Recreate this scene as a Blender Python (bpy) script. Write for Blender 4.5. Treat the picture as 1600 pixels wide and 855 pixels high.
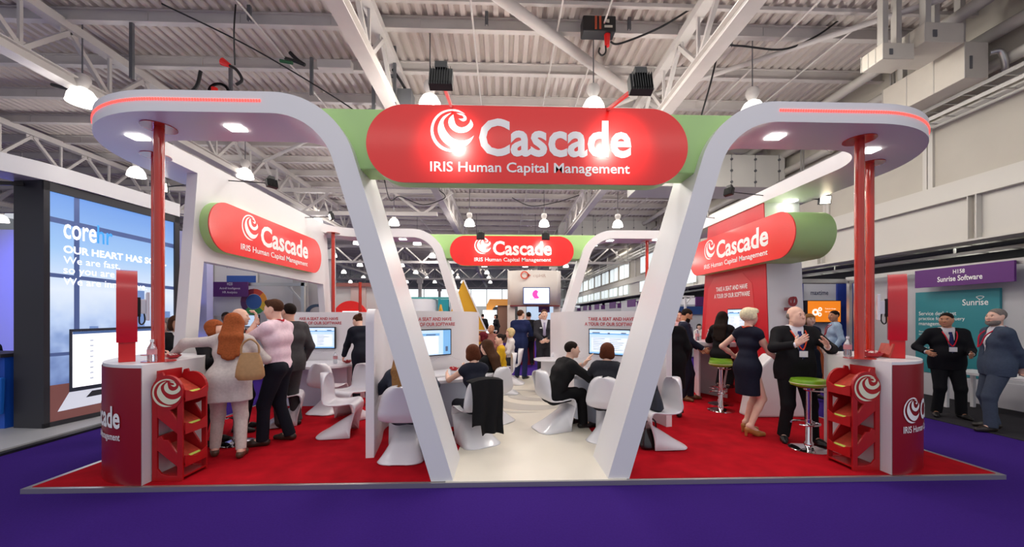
import bpy, bmesh, math, random
import numpy as np
from mathutils import Vector, Matrix

sc = bpy.context.scene
for o in list(bpy.data.objects): bpy.data.objects.remove(o)
COL = sc.collection
PI = math.pi

# ------------------------------------------------------------------ camera, sky, exposure
YAW = math.atan(20/600.)
cam_d = bpy.data.cameras.new('camera'); cam = bpy.data.objects.new('camera', cam_d); COL.objects.link(cam)
cam.location = (0, 0, 1.6); cam.rotation_euler = (PI/2, 0, -YAW)
cam_d.sensor_fit = 'HORIZONTAL'; cam_d.sensor_width = 36; cam_d.lens = 36*600/1600
cam_d.shift_x = -5/1600; cam_d.shift_y = 67.5/1600; cam_d.clip_end = 300; cam_d.clip_start = .05
sc.camera = cam
sc.view_settings.view_transform = 'Standard'; sc.view_settings.look = 'None'
sc.view_settings.gamma = 1; sc.view_settings.use_curve_mapping = False
sc.view_settings.exposure = 0.0
W = bpy.data.worlds.new('world'); sc.world = W; W.use_nodes = True
bg = W.node_tree.nodes['Background']; bg.inputs[0].default_value = (.90, .93, 1, 1); bg.inputs[1].default_value = .66

def lamp(kind, name, loc, power, color=(1, 1, 1), size=.1, target=None, spot=None, sy=None, blend=.5):
    d = bpy.data.lights.new(name, kind); d.energy = power; d.color = color
    if kind == 'AREA':
        d.size = size
        if sy: d.shape = 'RECTANGLE'; d.size_y = sy
    else: d.shadow_soft_size = size
    if spot: d.spot_size = math.radians(spot); d.spot_blend = blend
    o = bpy.data.objects.new(name, d); COL.objects.link(o); o.location = loc
    if target is not None:
        o.rotation_euler = (Vector(target)-Vector(loc)).to_track_quat('-Z', 'Y').to_euler()
    return o
# rows of high-bay luminaires of the hall, front part (daylight-white)
for _y in (-3.5, 1.0, 5.6, 10.2): lamp('AREA', 'hall_bay_light', (.3, _y, 6.6), 165 if _y > 4 else 110, (1, .95, .88), 11, (.3, _y, 0), sy=.8)
for _y in (18, 28, 40): lamp('AREA', 'hall_bay_light', (-2, _y, 6.4), 650, (1, .95, .87), 22, (-2, _y, 0), sy=3)

# ------------------------------------------------------------------ helpers
def at(px, py, Y):
    a = (px-805)/600; b = (495-py)/600; s, c = math.sin(YAW), math.cos(YAW)
    d = (s+a*c, c-a*s, b); t = Y/d[1]
    return Vector((d[0]*t, Y, 1.6+d[2]*t))
def lin(c):
    return tuple((x/255/12.92 if x/255 <= .04045 else ((x/255+.055)/1.055)**2.4) for x in c[:3])
MATS = {}
def M(name, rgb=(200, 200, 200), rough=.5, metal=0, em=0, noise=0, scale=30, bump=0, spec=.5, alpha=1, trans=0, coat=0):
    if name in MATS: return MATS[name]
    m = bpy.data.materials.new(name); m.use_nodes = True; nt = m.node_tree; p = nt.nodes['Principled BSDF']
    col = lin(rgb)+(1,)
    p.inputs['Base Color'].default_value = col; p.inputs['Roughness'].default_value = rough
    p.inputs['Metallic'].default_value = metal; p.inputs['Specular IOR Level'].default_value = spec
    if coat: p.inputs['Coat Weight'].default_value = coat; p.inputs['Coat Roughness'].default_value = .12
    if alpha < 1: p.inputs['Alpha'].default_value = alpha
    if trans: p.inputs['Transmission Weight'].default_value = trans
    if em:
        p.inputs['Emission Color'].default_value = col; p.inputs['Emission Strength'].default_value = em
    if noise or bump:
        tc = nt.nodes.new('ShaderNodeTexCoord'); nz = nt.nodes.new('ShaderNodeTexNoise')
        nz.inputs['Scale'].default_value = scale; nz.inputs['Detail'].default_value = 4
        nt.links.new(tc.outputs['Object'], nz.inputs['Vector'])
        if noise:
            mp = nt.nodes.new('ShaderNodeMapRange'); mp.inputs[1].default_value = .25; mp.inputs[2].default_value = .75
            mp.inputs[3].default_value = 1-noise; mp.inputs[4].default_value = 1+noise
            mx = nt.nodes.new('ShaderNodeVectorMath'); mx.operation = 'SCALE'; mx.inputs[0].default_value = col[:3]
            nt.links.new(nz.outputs['Fac'], mp.inputs[0]); nt.links.new(mp.outputs[0], mx.inputs['Scale'])
            nt.links.new(mx.outputs[0], p.inputs['Base Color'])
        if bump:
            bp = nt.nodes.new('ShaderNodeBump'); bp.inputs['Strength'].default_value = bump; bp.inputs['Distance'].default_value = .01
            nt.links.new(nz.outputs['Fac'], bp.inputs['Height']); nt.links.new(bp.outputs[0], p.inputs['Normal'])
    MATS[name] = m; return m

def tag(o, label=None, cat=None, group=None, kind=None):
    if label: o['label'] = label
    if cat: o['category'] = cat
    if group: o['group'] = group
    if kind: o['kind'] = kind
    return o
def thing(name, label, cat, loc=(0, 0, 0), group=None, rz=0):
    o = bpy.data.objects.new(name, None); COL.objects.link(o); o.location = loc; o.rotation_euler = (0, 0, rz)
    o.empty_display_size = .1
    return tag(o, label, cat, group)
def dup(root, loc, rz=0, label=None, group=None):
    r = root.copy(); COL.objects.link(r); r.location = loc; r.rotation_euler = (0, 0, rz)
    if label: r['label'] = label
    if group: r['group'] = group
    for ch in list(root.children):
        c = ch.copy(); COL.objects.link(c); c.parent = r
        for g in ch.children:
            d = g.copy(); COL.objects.link(d); d.parent = c
    return r
def V(*a): return Vector(a)
def basis(d):
    d = Vector(d).normalized(); u = Vector((0, 0, 1)) if abs(d.z) < .95 else Vector((0, 1, 0))
    x = d.cross(u).normalized(); return x, x.cross(d).normalized()

class B:
    def __init__(s): s.v = []; s.f = []; s.m = []; s.i = 0
    def mat(s, i): s.i = i; return s
    def add(s, vs, fs):
        n = len(s.v); s.v += [tuple(v) for v in vs]
        for f in fs: s.f.append([n+k for k in f]); s.m.append(s.i)
        return s
    def box(s, c, size, rz=0, R=None):
        hx, hy, hz = size[0]/2, size[1]/2, size[2]/2
        R = R or Matrix.Rotation(rz, 3, 'Z'); c = Vector(c)
        vs = [c+R@Vector((x*hx, y*hy, z*hz)) for z in (-1, 1) for y in (-1, 1) for x in (-1, 1)]
        return s.add(vs, [(0, 2, 3, 1), (4, 5, 7, 6), (0, 1, 5, 4), (2, 6, 7, 3), (0, 4, 6, 2), (1, 3, 7, 5)])
    def bb(s, a, b):
        return s.box([(a[i]+b[i])/2 for i in range(3)], [abs(b[i]-a[i]) for i in range(3)])
    def bar(s, a, b, w, h=None):
        a, b = Vector(a), Vector(b); h = h or w; x, y = basis(b-a); R = Matrix((x, (b-a).normalized(), y)).transposed()
        return s.box((a+b)/2, (w, (b-a).length, h), R=R)
    def cone(s, a, b, ra, rb=None, n=16, cap=True):
        rb = ra if rb is None else rb; a, b = Vector(a), Vector(b); x, y = basis(b-a)
        ring = [(x*math.cos(2*PI*i/n)+y*math.sin(2*PI*i/n)) for i in range(n)]
        vs = [a+r*ra for r in ring]+[b+r*rb for r in ring]
        fs = [(i, (i+1) % n, n+(i+1) % n, n+i) for i in range(n)]
        if cap: fs += [tuple(reversed(range(n))), tuple(range(n, 2*n))]
        return s.add(vs, fs)
    def tube(s, pts, r, n=8):
        pts = [Vector(p) for p in pts]; vs = []; N = len(pts); X = None
        for k, p in enumerate(pts):
            d = (pts[min(k+1, N-1)]-pts[max(k-1, 0)]).normalized()
            if X is None: X, Yv = basis(d)
            X = (X-d*X.dot(d)).normalized(); Yv = X.cross(d)
            rr = r[k] if isinstance(r, (list, tuple)) else r
            vs += [p+(X*math.cos(2*PI*i/n)+Yv*math.sin(2*PI*i/n))*rr for i in range(n)]
        fs = [(k*n+i, k*n+(i+1) % n, (k+1)*n+(i+1) % n, (k+1)*n+i) for k in range(N-1) for i in range(n)]
        fs += [tuple(range(n)), tuple(range((N-1)*n, N*n))]
        return s.add(vs, fs)
    def lathe(s, prof, c=(0, 0, 0), n=24, sx=1, sy=1):
        c = Vector(c); vs = []; N = len(prof)
        for r, z in prof: vs += [c+Vector((sx*r*math.cos(2*PI*i/n), sy*r*math.sin(2*PI*i/n), z)) for i in range(n)]
        fs = [(k*n+i, k*n+(i+1) % n, (k+1)*n+(i+1) % n, (k+1)*n+i) for k in range(N-1) for i in range(n)]
        if prof[0][0] > 1e-4: fs.append(tuple(reversed(range(n))))
        if prof[-1][0] > 1e-4: fs.append(tuple(range((N-1)*n, N*n)))
        return s.add(vs, fs)
    def prism(s, poly, off):
        poly = [Vector(p) for p in poly]; off = Vector(off); n = len(poly)
        vs = poly+[p+off for p in poly]
        return s.add(vs, [tuple(reversed(range(n))), tuple(range(n, 2*n))]+[(i, (i+1) % n, n+(i+1) % n, n+i) for i in range(n)])
    def ell(s, c, r, n=14, R=None):
        c = Vector(c); R = R or Matrix.Identity(3); vs = []; fs = []; m = n//2+1
        for k in range(m+1):
            t = PI*k/m
            for i in range(n):
                a = 2*PI*i/n; vs.append(c+R@Vector((r[0]*math.sin(t)*math.cos(a), r[1]*math.sin(t)*math.sin(a), r[2]*math.cos(t))))
        for k in range(m):
            for i in range(n): fs.append((k*n+i, (k+1)*n+i, (k+1)*n+(i+1) % n, k*n+(i+1) % n))
        return s.add(vs, fs)
    def grid(s, P, closed=False):
        a, b = len(P), len(P[0]); vs = [p for row in P for p in row]
        fs = [(i*b+j, i*b+(j+1) % b, (i+1)*b+(j+1) % b, (i+1)*b+j) for i in range(a-1) for j in range(b if closed else b-1)]
        return s.add(vs, fs)
    def make(s, name, mats, parent=None, smooth=False, bevel=0, solid=0, label=None, weld=True):
        me = bpy.data.meshes.new(name)
        o = bpy.data.objects.new(name, me); COL.objects.link(o)
        vs = s.v
        if parent is not None:
            base = Vector((0, 0, 0)); p = parent
            while p is not None: base = base+p.location; p = p.parent
            vs = [(v[0]-base.x, v[1]-base.y, v[2]-base.z) for v in vs]; o.parent = parent
        me.from_pydata(vs, [], s.f)
        if not isinstance(mats, (list, tuple)): mats = [mats]
        for m in mats: me.materials.append(m)
        if len(mats) > 1: me.polygons.foreach_set('material_index', s.m)
        bm = bmesh.new(); bm.from_mesh(me)
        if weld: bmesh.ops.remove_doubles(bm, verts=bm.verts, dist=1e-5)
        bmesh.ops.recalc_face_normals(bm, faces=bm.faces); bm.to_mesh(me); bm.free()
        if smooth:
            me.polygons.foreach_set('use_smooth', [True]*len(me.polygons))
            me.set_sharp_from_angle(angle=math.radians(40))
        if solid:
            md = o.modifiers.new('solid', 'SOLIDIFY'); md.thickness = solid; md.offset = 0
        if bevel:
            md = o.modifiers.new('bevel', 'BEVEL'); md.width = bevel; md.segments = 2; md.limit_method = 'ANGLE'
        if label: o['label'] = label
        return o

def st(name, b, m, **k): return tag(b.make(name, m, **k), kind='structure')

# ---- lettering: Blender's own font turned into mesh outlines, fitted to a real width and height
_fc = {}
def glyphs(s, bold=.02):
    k = (s, bold)
    if k in _fc: return _fc[k]
    cu = bpy.data.curves.new('t', 'FONT'); cu.body = s; cu.offset = bold; cu.resolution_u = 3; cu.align_x = 'LEFT'
    o = bpy.data.objects.new('t', cu); COL.objects.link(o)
    dg = bpy.context.evaluated_depsgraph_get(); me = o.evaluated_get(dg).to_mesh()
    vs = [tuple(v.co) for v in me.vertices]; fs = [tuple(p.vertices) for p in me.polygons]
    o.evaluated_get(dg).to_mesh_clear(); bpy.data.objects.remove(o); bpy.data.curves.remove(cu)
    x0 = min(v[0] for v in vs); x1 = max(v[0] for v in vs); y0 = min(v[1] for v in vs); y1 = max(v[1] for v in vs)
    _fc[k] = (vs, fs, x0, x1, y0, y1); return _fc[k]
def put_text(b, s, org, xd, yd, w, hgt=None, bold=.02, align='l', off=.003):
    """org = left end of the baseline; w = width of the whole string, hgt = height of its bounding box (None keeps proportion)"""
    vs, fs, x0, x1, y0, y1 = glyphs(s, bold); sx = w/(x1-x0); sy = sx if hgt is None else hgt/(y1-y0)
    xd = Vector(xd).normalized(); yd = Vector(yd).normalized(); n = xd.cross(yd); org = Vector(org)
    dx = {'l': 0, 'c': -w/2, 'r': -w}[align]
    b.add([org+xd*((v[0]-x0)*sx+dx)+yd*(v[1]*sy)+n*off for v in vs], fs)
def crom(pts, n=6):
    P = [Vector(p) for p in pts]; out = []; N = len(P)
    for i in range(N-1):
        a, b, c, d = P[max(i-1, 0)], P[i], P[i+1], P[min(i+2, N-1)]
        for k in range(n):
            t = k/n
            out.append(.5*((2*b)+(c-a)*t+(2*a-5*b+4*c-d)*t*t+(3*b-a-3*c+d)*t**3))
    return out+[P[-1]]
SW = [([(.62, .78), (.3, .97), (-.1, 1.0), (-.55, .84), (-.88, .48), (-1, 0), (-.9, -.45), (-.6, -.82), (-.15, -1.0), (.4, -.96)],
       [(.4, -.96), (-.05, -.9), (-.5, -.7), (-.78, -.35), (-.87, .05), (-.76, .45), (-.48, .76), (-.1, .91), (.25, .88), (.62, .78)]),
      ([(-.02, .84), (-.4, .66), (-.62, .3), (-.66, -.05), (-.5, -.42), (-.2, -.7), (.2, -.84), (.6, -.74), (.88, -.5), (1.02, -.22)],
       [(1.02, -.22), (.75, -.4), (.4, -.47), (.05, -.36), (-.22, -.1), (-.38, .22), (-.36, .52), (-.02, .84)]),
      ([(.06, .76), (-.14, .56), (-.16, .28), (0, .04), (.3, -.1), (.62, -.08), (.88, .08), (.99, .3), (.86, .55)],
       [(.86, .55), (.8, .36), (.62, .2), (.38, .16), (.16, .32), (.06, .76)]),
      ([(.2, .82), (.48, .8), (.66, .66), (.66, .5), (.5, .44), (.3, .56)],
       [(.3, .56), (.46, .56), (.54, .6), (.48, .7), (.34, .74), (.2, .82)])]
def put_swirl(b, c, xd, yd, r, off=.003):
    xd = Vector(xd).normalized(); yd = Vector(yd).normalized(); n = xd.cross(yd); c = Vector(c)
    for o_, i_ in SW:
        A = crom([(x, y, 0) for x, y in o_]); I = list(reversed(crom([(x, y, 0) for x, y in i_])))
        N = 24
        def rs(L):
            d = [0]
            for k in range(1, len(L)): d.append(d[-1]+(L[k]-L[k-1]).length)
            out = []; j = 0
            for k in range(N+1):
                t = d[-1]*k/N
                while j < len(d)-2 and d[j+1] < t: j += 1
                f = (t-d[j])/max(d[j+1]-d[j], 1e-9); out.append(L[j].lerp(L[j+1], f))
            return out
        A, I = rs(A), rs(I)
        T = lambda p: c+xd*(p.x*r)+yd*(p.y*r)+n*off
        b.grid([[T(a) for a in A], [T(a) for a in I]])
def arc(cx, cy, r, a0, a1, n=12, ry=None):
    ry = ry or r
    return [(cx+r*math.cos(math.radians(a0+(a1-a0)*k/n)), cy+ry*math.sin(math.radians(a0+(a1-a0)*k/n))) for k in range(n+1)]
def rrect(w, h, r, n=6):
    w, h = w/2, h/2
    return arc(w-r, h-r, r, 0, 90, n)+arc(-w+r, h-r, r, 90, 180, n)+arc(-w+r, -h+r, r, 180, 270, n)+arc(w-r, -h+r, r, 270, 360, n)

# ------------------------------------------------------------------ materials of the place
WHITE = M('white_gloss_panel', (232, 230, 232), .35)
WHITEP = M('white_plastic', (228, 226, 232), .28, coat=.3)
RED = M('sign_red', (246, 30, 26), .32, coat=.35)
DRED = M('counter_red', (144, 10, 24), .35)
RACKRED = M('rack_red_wood', (172, 16, 22), .4, noise=.08, scale=12)
POLER = M('pole_red', (190, 42, 22), .18, coat=.6)
GREEN = M('sign_green', (176, 214, 140), .5)
LETT = M('white_lettering', (250, 248, 246), .4)
REDC = M('red_carpet', (172, 12, 28), .95, noise=.22, scale=5, bump=.25, spec=.1)
PURC = M('purple_carpet', (58, 31, 116), .97, noise=.10, scale=60, bump=.3, spec=.08)
DARKC = M('dark_grey_carpet', (52, 50, 54), .95, noise=.12, scale=50, spec=.1)
ALU = M('brushed_aluminium', (190, 188, 186), .35, .8)
STEEL = M('painted_roof_steel', (206, 200, 196), .55, noise=.05, scale=3)
DECK = M('roof_deck_paint', (206, 196, 190), .6, noise=.06, scale=2)
HANG = M('galvanised_steel', (112, 114, 118), .45, .4)
BLACK = M('black_plastic', (22, 22, 24), .45)
CHROME = M('chrome', (225, 225, 228), .08, 1)
GLASSY = M('clear_bottle', (235, 240, 245), .05, trans=.85)
GREYW = M('grey_booth_wall', (190, 190, 194), .6)
PURS = M('purple_sign', (92, 36, 110), .5)
TEAL = M('teal_poster', (44, 136, 146), .5)
BLUE = M('blue_panel', (28, 60, 150), .5)
CABLE = M('black_cable', (26, 24, 26), .5)
GREENS = M('green_leather', (122, 170, 32), .35, coat=.3)
BULB = M('lamp_glow', (255, 250, 240), em=9)
DOWN = M('downlight_glow', (255, 252, 244), em=14)
LED = M('led_red', (255, 70, 62), em=2.2)
# ------------------------------------------------------------------ the setting: floor, roof, hall walls
st('floor', B().bb((-30, -8, -.25), (16, 75, -.05)), PURC)
st('floor_side_aisle', B().bb((6.9, 1.5, -.05), (16, 12, -.04)), DARKC)
# corrugated roof deck, ribs running into the hall
b = B(); ys = (1.5, 75)
pf = []; x = -26.0
while x < 9.6:
    pf += [(x, 7.40), (x+.09, 7.40), (x+.115, 7.47), (x+.185, 7.47)]; x += .21
b.grid([[V(px, y, z) for px, z in pf] for y in ys])
st('ceiling', b, DECK, solid=.004)
def ibeam(b, a, c, w, h):
    a, c = Vector(a), Vector(c); up = V(0, 0, 1)
    b.bar(a+up*(h/2), c+up*(h/2), w, .02); b.bar(a-up*(h/2), c-up*(h/2), w, .02); b.bar(a, c, .025, h)
Z1, DP = 7.5, 1.32
for k in range(26):
    y = Z1+k*DP*(1 if k < 12 else 1.0)
    b = B(); ibeam(b, (-26, y, 7.27), (9.4, y, 7.27), .12, .22)
    if k < 8:
        for xx in np.arange(-23.7, 9, 1.7): b.box((xx, y-.016, 7.27), (.02, .03, .2))
    st('trim_purlin', b, STEEL)
b = B(); b.bar((-26, 7.0, 7.33), (9.4, 7.0, 7.33), .07, .07); st('trim_rail', b, STEEL)
def truss(x, y0, y1, full=True):
    b = B(); zb, zt = 6.1, 7.1
    b.bar((x, y0, zb+.09), (x, y1, zb+.09), .26, .02); b.bar((x, y0, zb-.09), (x, y1, zb-.09), .26, .02); b.bar((x, y0, zb), (x, y1, zb), .1, .18)
    b.bar((x, y0, zt), (x, y1, zt), .2, .16)
    n = int((y1-y0)/1.5); y = y0
    for k in range(n):
        b.bar((x, y, zt-.08), (x, y+.75, zb+.09), .075, .075); b.bar((x, y+.75, zb+.09), (x, y+1.5, zt-.08), .075, .075)
        b.bar((x, y+.75, zb+.09), (x, y+.75, zt-.08), .05, .05)
        b.box((x, y+.75, zb+.14), (.02, .3, .2)); b.box((x, y, zt-.12), (.02, .3, .16))
        y += 1.5
    return st('trim_truss', b, STEEL)
for x in (-20.0, -14.1, -8.25, -2.35, 3.55): truss(x, 4.6 if x > -9 else 6, 58)
# cross trusses further down the hall, carried on columns
for y in (15.5, 27, 39, 51):
    b = B(); zb, zt = (5.4, 6.5) if y > 20 else (5.7, 6.6); xe = 9.2 if y > 20 else -2.6
    b.bar((-26, y, zb), (xe, y, zb), .16, .16); b.bar((-26, y, zt), (xe, y, zt), .16, .16)
    x = -26.
    while x < xe-1.2:
        b.bar((x, y, zt), (x+1.2, y, zb), .08); b.bar((x+1.2, y, zb), (x+2.4, y, zt), .08); x += 2.4
    st('trim_cross_truss', b, STEEL)
    for xx in (-20, -8.3, 3.6) if y > 20 else (-8.0,):
        b = B(); b.box((xx, y, 2.7), (.3, .3, 5.5)); b.box((xx, y, 5.2), (.55, .32, .5)); st('trim_column', b, STEEL)
# wind braces under the purlins
for a, c in (((-.2, 6.4, 7.02), (3.25, 9.3, 7.02)), ((3.55, 9.4, 6.95), (8.6, 13.2, 6.95)), ((-2.35, 9.3, 6.95), (-8.2, 13.5, 6.95)), ((3.3, 9.3, 7.0), (1.2, 11.4, 7.0)), ((8.6, 5.4, 7.0), (3.7, 9.2, 7.0))):
    st('trim_brace', B().cone(a, c, .10 if a[0] < 0 and a[1] < 7 else .05, n=14), STEEL, smooth=True)
# thin rods and conduits lying against the deck
for x, y0, y1 in ((-4.6, 5, 40), (-.55, 5, 12), (1.05, 5, 30), (1.9, 6, 12), (5.5, 5, 40), (6.7, 5, 40)):
    st('trim_conduit', B().cone((x, y0, 7.08), (x, y1, 7.08), .018, n=8), STEEL)
# right-hand hall wall: fabric blinds above a steel beam, open aisle under it
FAB = M('wall_fabric', (196, 190, 178), .8, noise=.05, scale=1.2, bump=.3)
FR = M('wall_beam_paint', (212, 208, 200), .5)
XW = 9.0
b = B()
nu, nv = 40, 10
st('wall_right', B().bb((XW, 1, 4.27), (XW+.12, 75, 7.6)), FAB)
b = B(); b.bb((XW-.10, 1, 3.93), (XW+.3, 75, 4.27)); b.bb((XW-.02, 1, 3.08), (XW+.3, 75, 3.93)); b.bb((XW-.12, 1, 3.04), (XW+.3, 75, 3.08)); b.bb((XW-.14, 1, 3.9), (XW+.3, 75, 3.94))
for y in np.arange(3.4, 60, 3.5): b.bb((XW-.13, y, 3.08), (XW, y+.02, 3.93)); b.bb((XW-.13, y+.13, 3.08), (XW, y+.15, 3.93))
st('wall_right_beam', b, FR)
b = B()
for y in np.arange(5.15, 60, 2.55): b.bb((XW-.05, y, 4.27), (XW+.02, y+.09, 5.6)); b.bb((XW-.04, y+.12, 4.27), (XW+.02, y+.2, 5.6))
b.bb((XW-.05, 1, 5.5), (XW, 75, 5.66))
st('trim_1', b, FR)
# clerestory windows far down the right wall
CLER = M('daylight_window', (226, 238, 240), em=.75)
for k in range(11):
    y0 = 17.2+k*2.6 if k < 3 else 19.0+k*2.6
    b = B(); b.bb((XW-.06, y0, 4.4), (XW-.03, y0+2.2, 5.45)); b.mat(1)
    for t in (0, .5, 1): b.bb((XW-.08, y0+2.2*t-.03, 4.36), (XW-.02, y0+2.2*t+.03, 5.5))
    b.bb((XW-.08, y0, 4.36), (XW-.02, y0+2.2, 4.42)); b.bb((XW-.08, y0, 5.42), (XW-.02, y0+2.2, 5.5))
    b.mat(0); b.bb((XW-.14, y0+.1, 3.2), (XW-.13, y0+1.0, 3.85)); b.bb((XW-.14, y0+1.2, 3.2), (XW-.13, y0+2.1, 3.85))
    st('window_%d' % (k+1), b, [CLER, FR])
# far end wall with its glazed strip and the left wall
GREYF = M('far_wall_grey', (176, 180, 180), .7)
b = B(); b.bb((-30, 62, -.05), (10, 62.3, 3.2)); b.bb((-30, 62, 6.0), (10, 62.3, 7.6)); st('wall_back', b, GREYF)
b = B()
for k in range(16):
    x0 = -30+k*2.5; b.mat(0).bb((x0, 62.1, 3.2), (x0+2.4, 62.15, 6.0)); b.mat(1).bb((x0+2.4, 62, 3.2), (x0+2.5, 62.2, 6.0))
st('window_12', b, [M('daylight_far', (240, 248, 250), em=1.3), FR])
st('wall_left', B().bb((-30.2, 4, -.05), (-30, 62, 7.6)), GREYF)
b = B(); b.bb((XW, 3, 2.98), (16, 62, 3.04)); b = B(); b.bb((XW, 3, 3.4), (16, 62, 3.46)); st('ceiling_aisle', b, M('aisle_soffit', (150, 150, 140), .7))

# ------------------------------------------------------------------ roof services
# high-bay pendants
def pendant():
    r = thing('pendant_lamp', 'x', 'lamp', (0, 0, 0))
    B().cone((0, 0, .55), (0, 0, 1.81), .012, n=6).make('rod', HANG, r)
    B().lathe([(.0, .56), (.10, .55), (.125, .50), (.125, .42), (.09, .36), (.07, .30)]).make('gear_housing', STEEL, r, smooth=True)
    B().lathe([(.07, .30), (.15, .25), (.21, .14), (.235, 0), (.225, 0), (.2, .13), (.14, .235), (.06, .28)]).make('shade', M('opal_shade', (255, 252, 246), .3, em=2.2), r, smooth=True)
    B().lathe([(0, .005), (.2, .005), (.22, .02), (.2, .06), (0, .08)]).make('diffuser', BULB, r, smooth=True)
    return r
first = pendant(); used = [0]
rows = [('the front row', 7.75), ('the second row', 12.3), ('the third row', 17.0), ('the fourth row', 21.6), ('the fifth row', 26.2), ('the sixth row', 31), ('the seventh row', 36), ('the eighth row', 41), ('the ninth row', 46)]
for _x, _y in ((5.15, 7.75), (-1.45, 7.75), (1.85, 7.75), (-11.3, 12.3), (-4.75, 12.3), (1.85, 12.3), (-8.0, 17), (-1.45, 17), (5.15, 17), (-4.75, 26.2), (1.85, 26.2)):
    lamp('POINT', 'pendant_light', (_x, _y, 5.5), 140, (1, .95, .88), .25)
lamp('POINT', 'pendant_light', (-8.15, 7.75, 5.45), 50, (1, .95, .88), .25)
side = {-4: 'over the far left aisle', -3: 'over the left screen wall', -2: 'left of the left wing', -1: 'above the left wing', 0: 'above the left end of the main sign', 1: 'above the right end of the main sign', 2: 'above the right canopy', -5: 'deep on the left side', -6: 'at the far left of the hall'}
for i, (nm, y) in enumerate(rows):
    for k in range(-6 if i > 1 else -3, 3):
        if i == 0 and k == -1: continue
        x = -1.45+3.3*k - (.12 if i == 0 and k == -2 else 0)
        lb = 'white bell-shaped pendant lamp in %s, %s' % (nm, side[k])
        if i == 0 and k == -2: lb = 'largest glowing bell-shaped pendant lamp, hanging left of the canopy end'
        if i == 1 and k == -3: lb = 'glowing pendant lamp hanging over the dark-framed screen wall'
        dup(first, (x, y, 5.75 if i == 0 else 5.95 if i == 1 else 5.62), 0, lb, 'high-bay pendant lamps under the roof')
for ch in list(first.children): bpy.data.objects.remove(ch)
bpy.data.objects.remove(first)
# galvanised hanger channels
H0 = [(-7.0, 7.5, 7.15, 6.1), (-5.9, 8.55, 7.0, 5.9), (-4.05, 8.3, 7.1, 6.3), (-.3, 7.3, 7.7, 7.13), (2.45, 7.35, 7.9, 7.15), (-2.75, 8.3, 7.39, 5.95), (-2.3, 8.3, 7.39, 5.95), (4.6, 7.6, 7.4, 7.05), (-2.6, 7.2, 7.8, 7.1), (-4.7, 7.3, 7.7, 7.1)]
wh = ['beside the red cable plug', 'above the left canopy rim', 'left of the grey junction box', 'above the main sign\'s left half', 'beside the motor hoist', 'left of the hanging pair', 'right of the hanging pair', 'above the right truss', 'crossing the first purlin by the left truss', 'crossing the first purlin above the left canopy']
for (x, y, a, z), t in zip(H0, wh):
    b = B(); b.bb((x-.025, y-.03, z), (x+.025, y-.02, min(a, 7.38))); b.bb((x-.03, y-.03, z), (x-.02, y+.02, min(a, 7.38))); b.bb((x+.02, y-.03, z), (x+.03, y+.02, min(a, 7.38)))
    tag(b.make('hanger_channel', HANG), 'grey steel hanger channel dropping from the roof '+t, 'hanger', 'hanger channels')
b = B(); b.bb((-2.75, 8.28, 6.72), (-2.3, 8.32, 6.78)); b.mat(1).bb((-2.68, 8.25, 6.05), (-2.36, 8.42, 6.6)); tag(b.make('speaker_box', [HANG, STEEL]), 'pale box slung between two hanger channels left of the main sign', 'box')
b = B(); b.bb((-2.28, 8.4, 6.15), (-1.98, 8.75, 6.55)); b.mat(1).tube(crom([(-2.35, 8.3, 6.9), (-2.2, 8.4, 6.7), (-2.1, 8.5, 6.55)]), .03); tag(b.make('junction_box', [HANG, CABLE]), 'dark grey cable box beside the slung pale box', 'box')
b = B(); b.bb((-3.85, 8.1, 6.78), (-3.15, 8.25, 6.95)); tag(b.make('control_gear', STEEL, bevel=.01), 'long pale control box on a purlin above the left canopy', 'box')
# motor hoist on the first purlin
r = thing('motor_hoist', 'black chain hoist with orange stripes clamped to the first purlin', 'hoist', (1.9, 7.4, 6.9))
b = B(); b.bb((1.5, 7.1, 6.93), (2.12, 7.35, 7.22)); b.make('housing', BLACK, r, bevel=.02)
b = B(); b.bb((1.72, 7.085, 6.96), (1.76, 7.1, 7.2)); b.bb((1.8, 7.085, 6.96), (1.84, 7.1, 7.2)); b.make('stripe', M('orange_stripe', (190, 82, 50)), r, label='orange stripes')
b = B(); b.bb((1.93, 7.085, 7.08), (1.99, 7.095, 7.14)); b.bb((1.9, 7.085, 6.99), (2.05, 7.095, 7.03)); b.make('plate', M('label_pale', (210, 205, 190)), r)
b = B(); b.cone((1.98, 7.2, 6.95), (1.98, 7.2, 6.72), .06, .045); b.make('plug', RED, r, smooth=True, label='red plug')
b = B(); b.tube(crom([(1.95, 7.2, 6.73), (1.95, 7.2, 6.6), (1.88, 7.2, 6.54), (1.82, 7.2, 6.6), (1.84, 7.2, 6.68)]), .016); b.make('cable', CABLE, r, smooth=True)
# cables draped through the roof
def cable(pts, r, label): tag(B().tube(crom(pts, 8), r, 6).make('cable', CABLE, smooth=True), label, 'cable')
cable([(-9.7, 8.6, 6.6), (-8.6, 8.6, 6.35), (-7.6, 8.5, 6.25), (-6.7, 8.5, 6.45), (-6.5, 8.5, 6.9)], .035, 'thick black cable sagging below the purlin at the far left')
cable([(-9.8, 8.7, 6.65), (-8.4, 8.7, 6.3), (-7.2, 8.6, 6.15), (-6.2, 8.6, 6.35)], .025, 'second black cable sagging left of the red plug')
b = B()
b.tube([V(-6.05+.2*math.cos(t), 8.4, 6.4+.17*math.sin(t)) for t in np.linspace(0, 4*PI, 40)], .03, 6); b.mat(1).cone((-6.1, 8.35, 6.45), (-6.1, 8.35, 6.05), .06)
tag(b.make('cable_coil', [CABLE, RED], smooth=True), 'black cable coil with a red plug above the left canopy end', 'cable')
cable([(-6.2, 7.2, 7.3), (-4.9, 7.8, 6.9), (-3.4, 8.6, 6.25), (-2.9, 8.9, 5.9)], .014, 'thin black cable slanting down above the left canopy')
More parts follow.
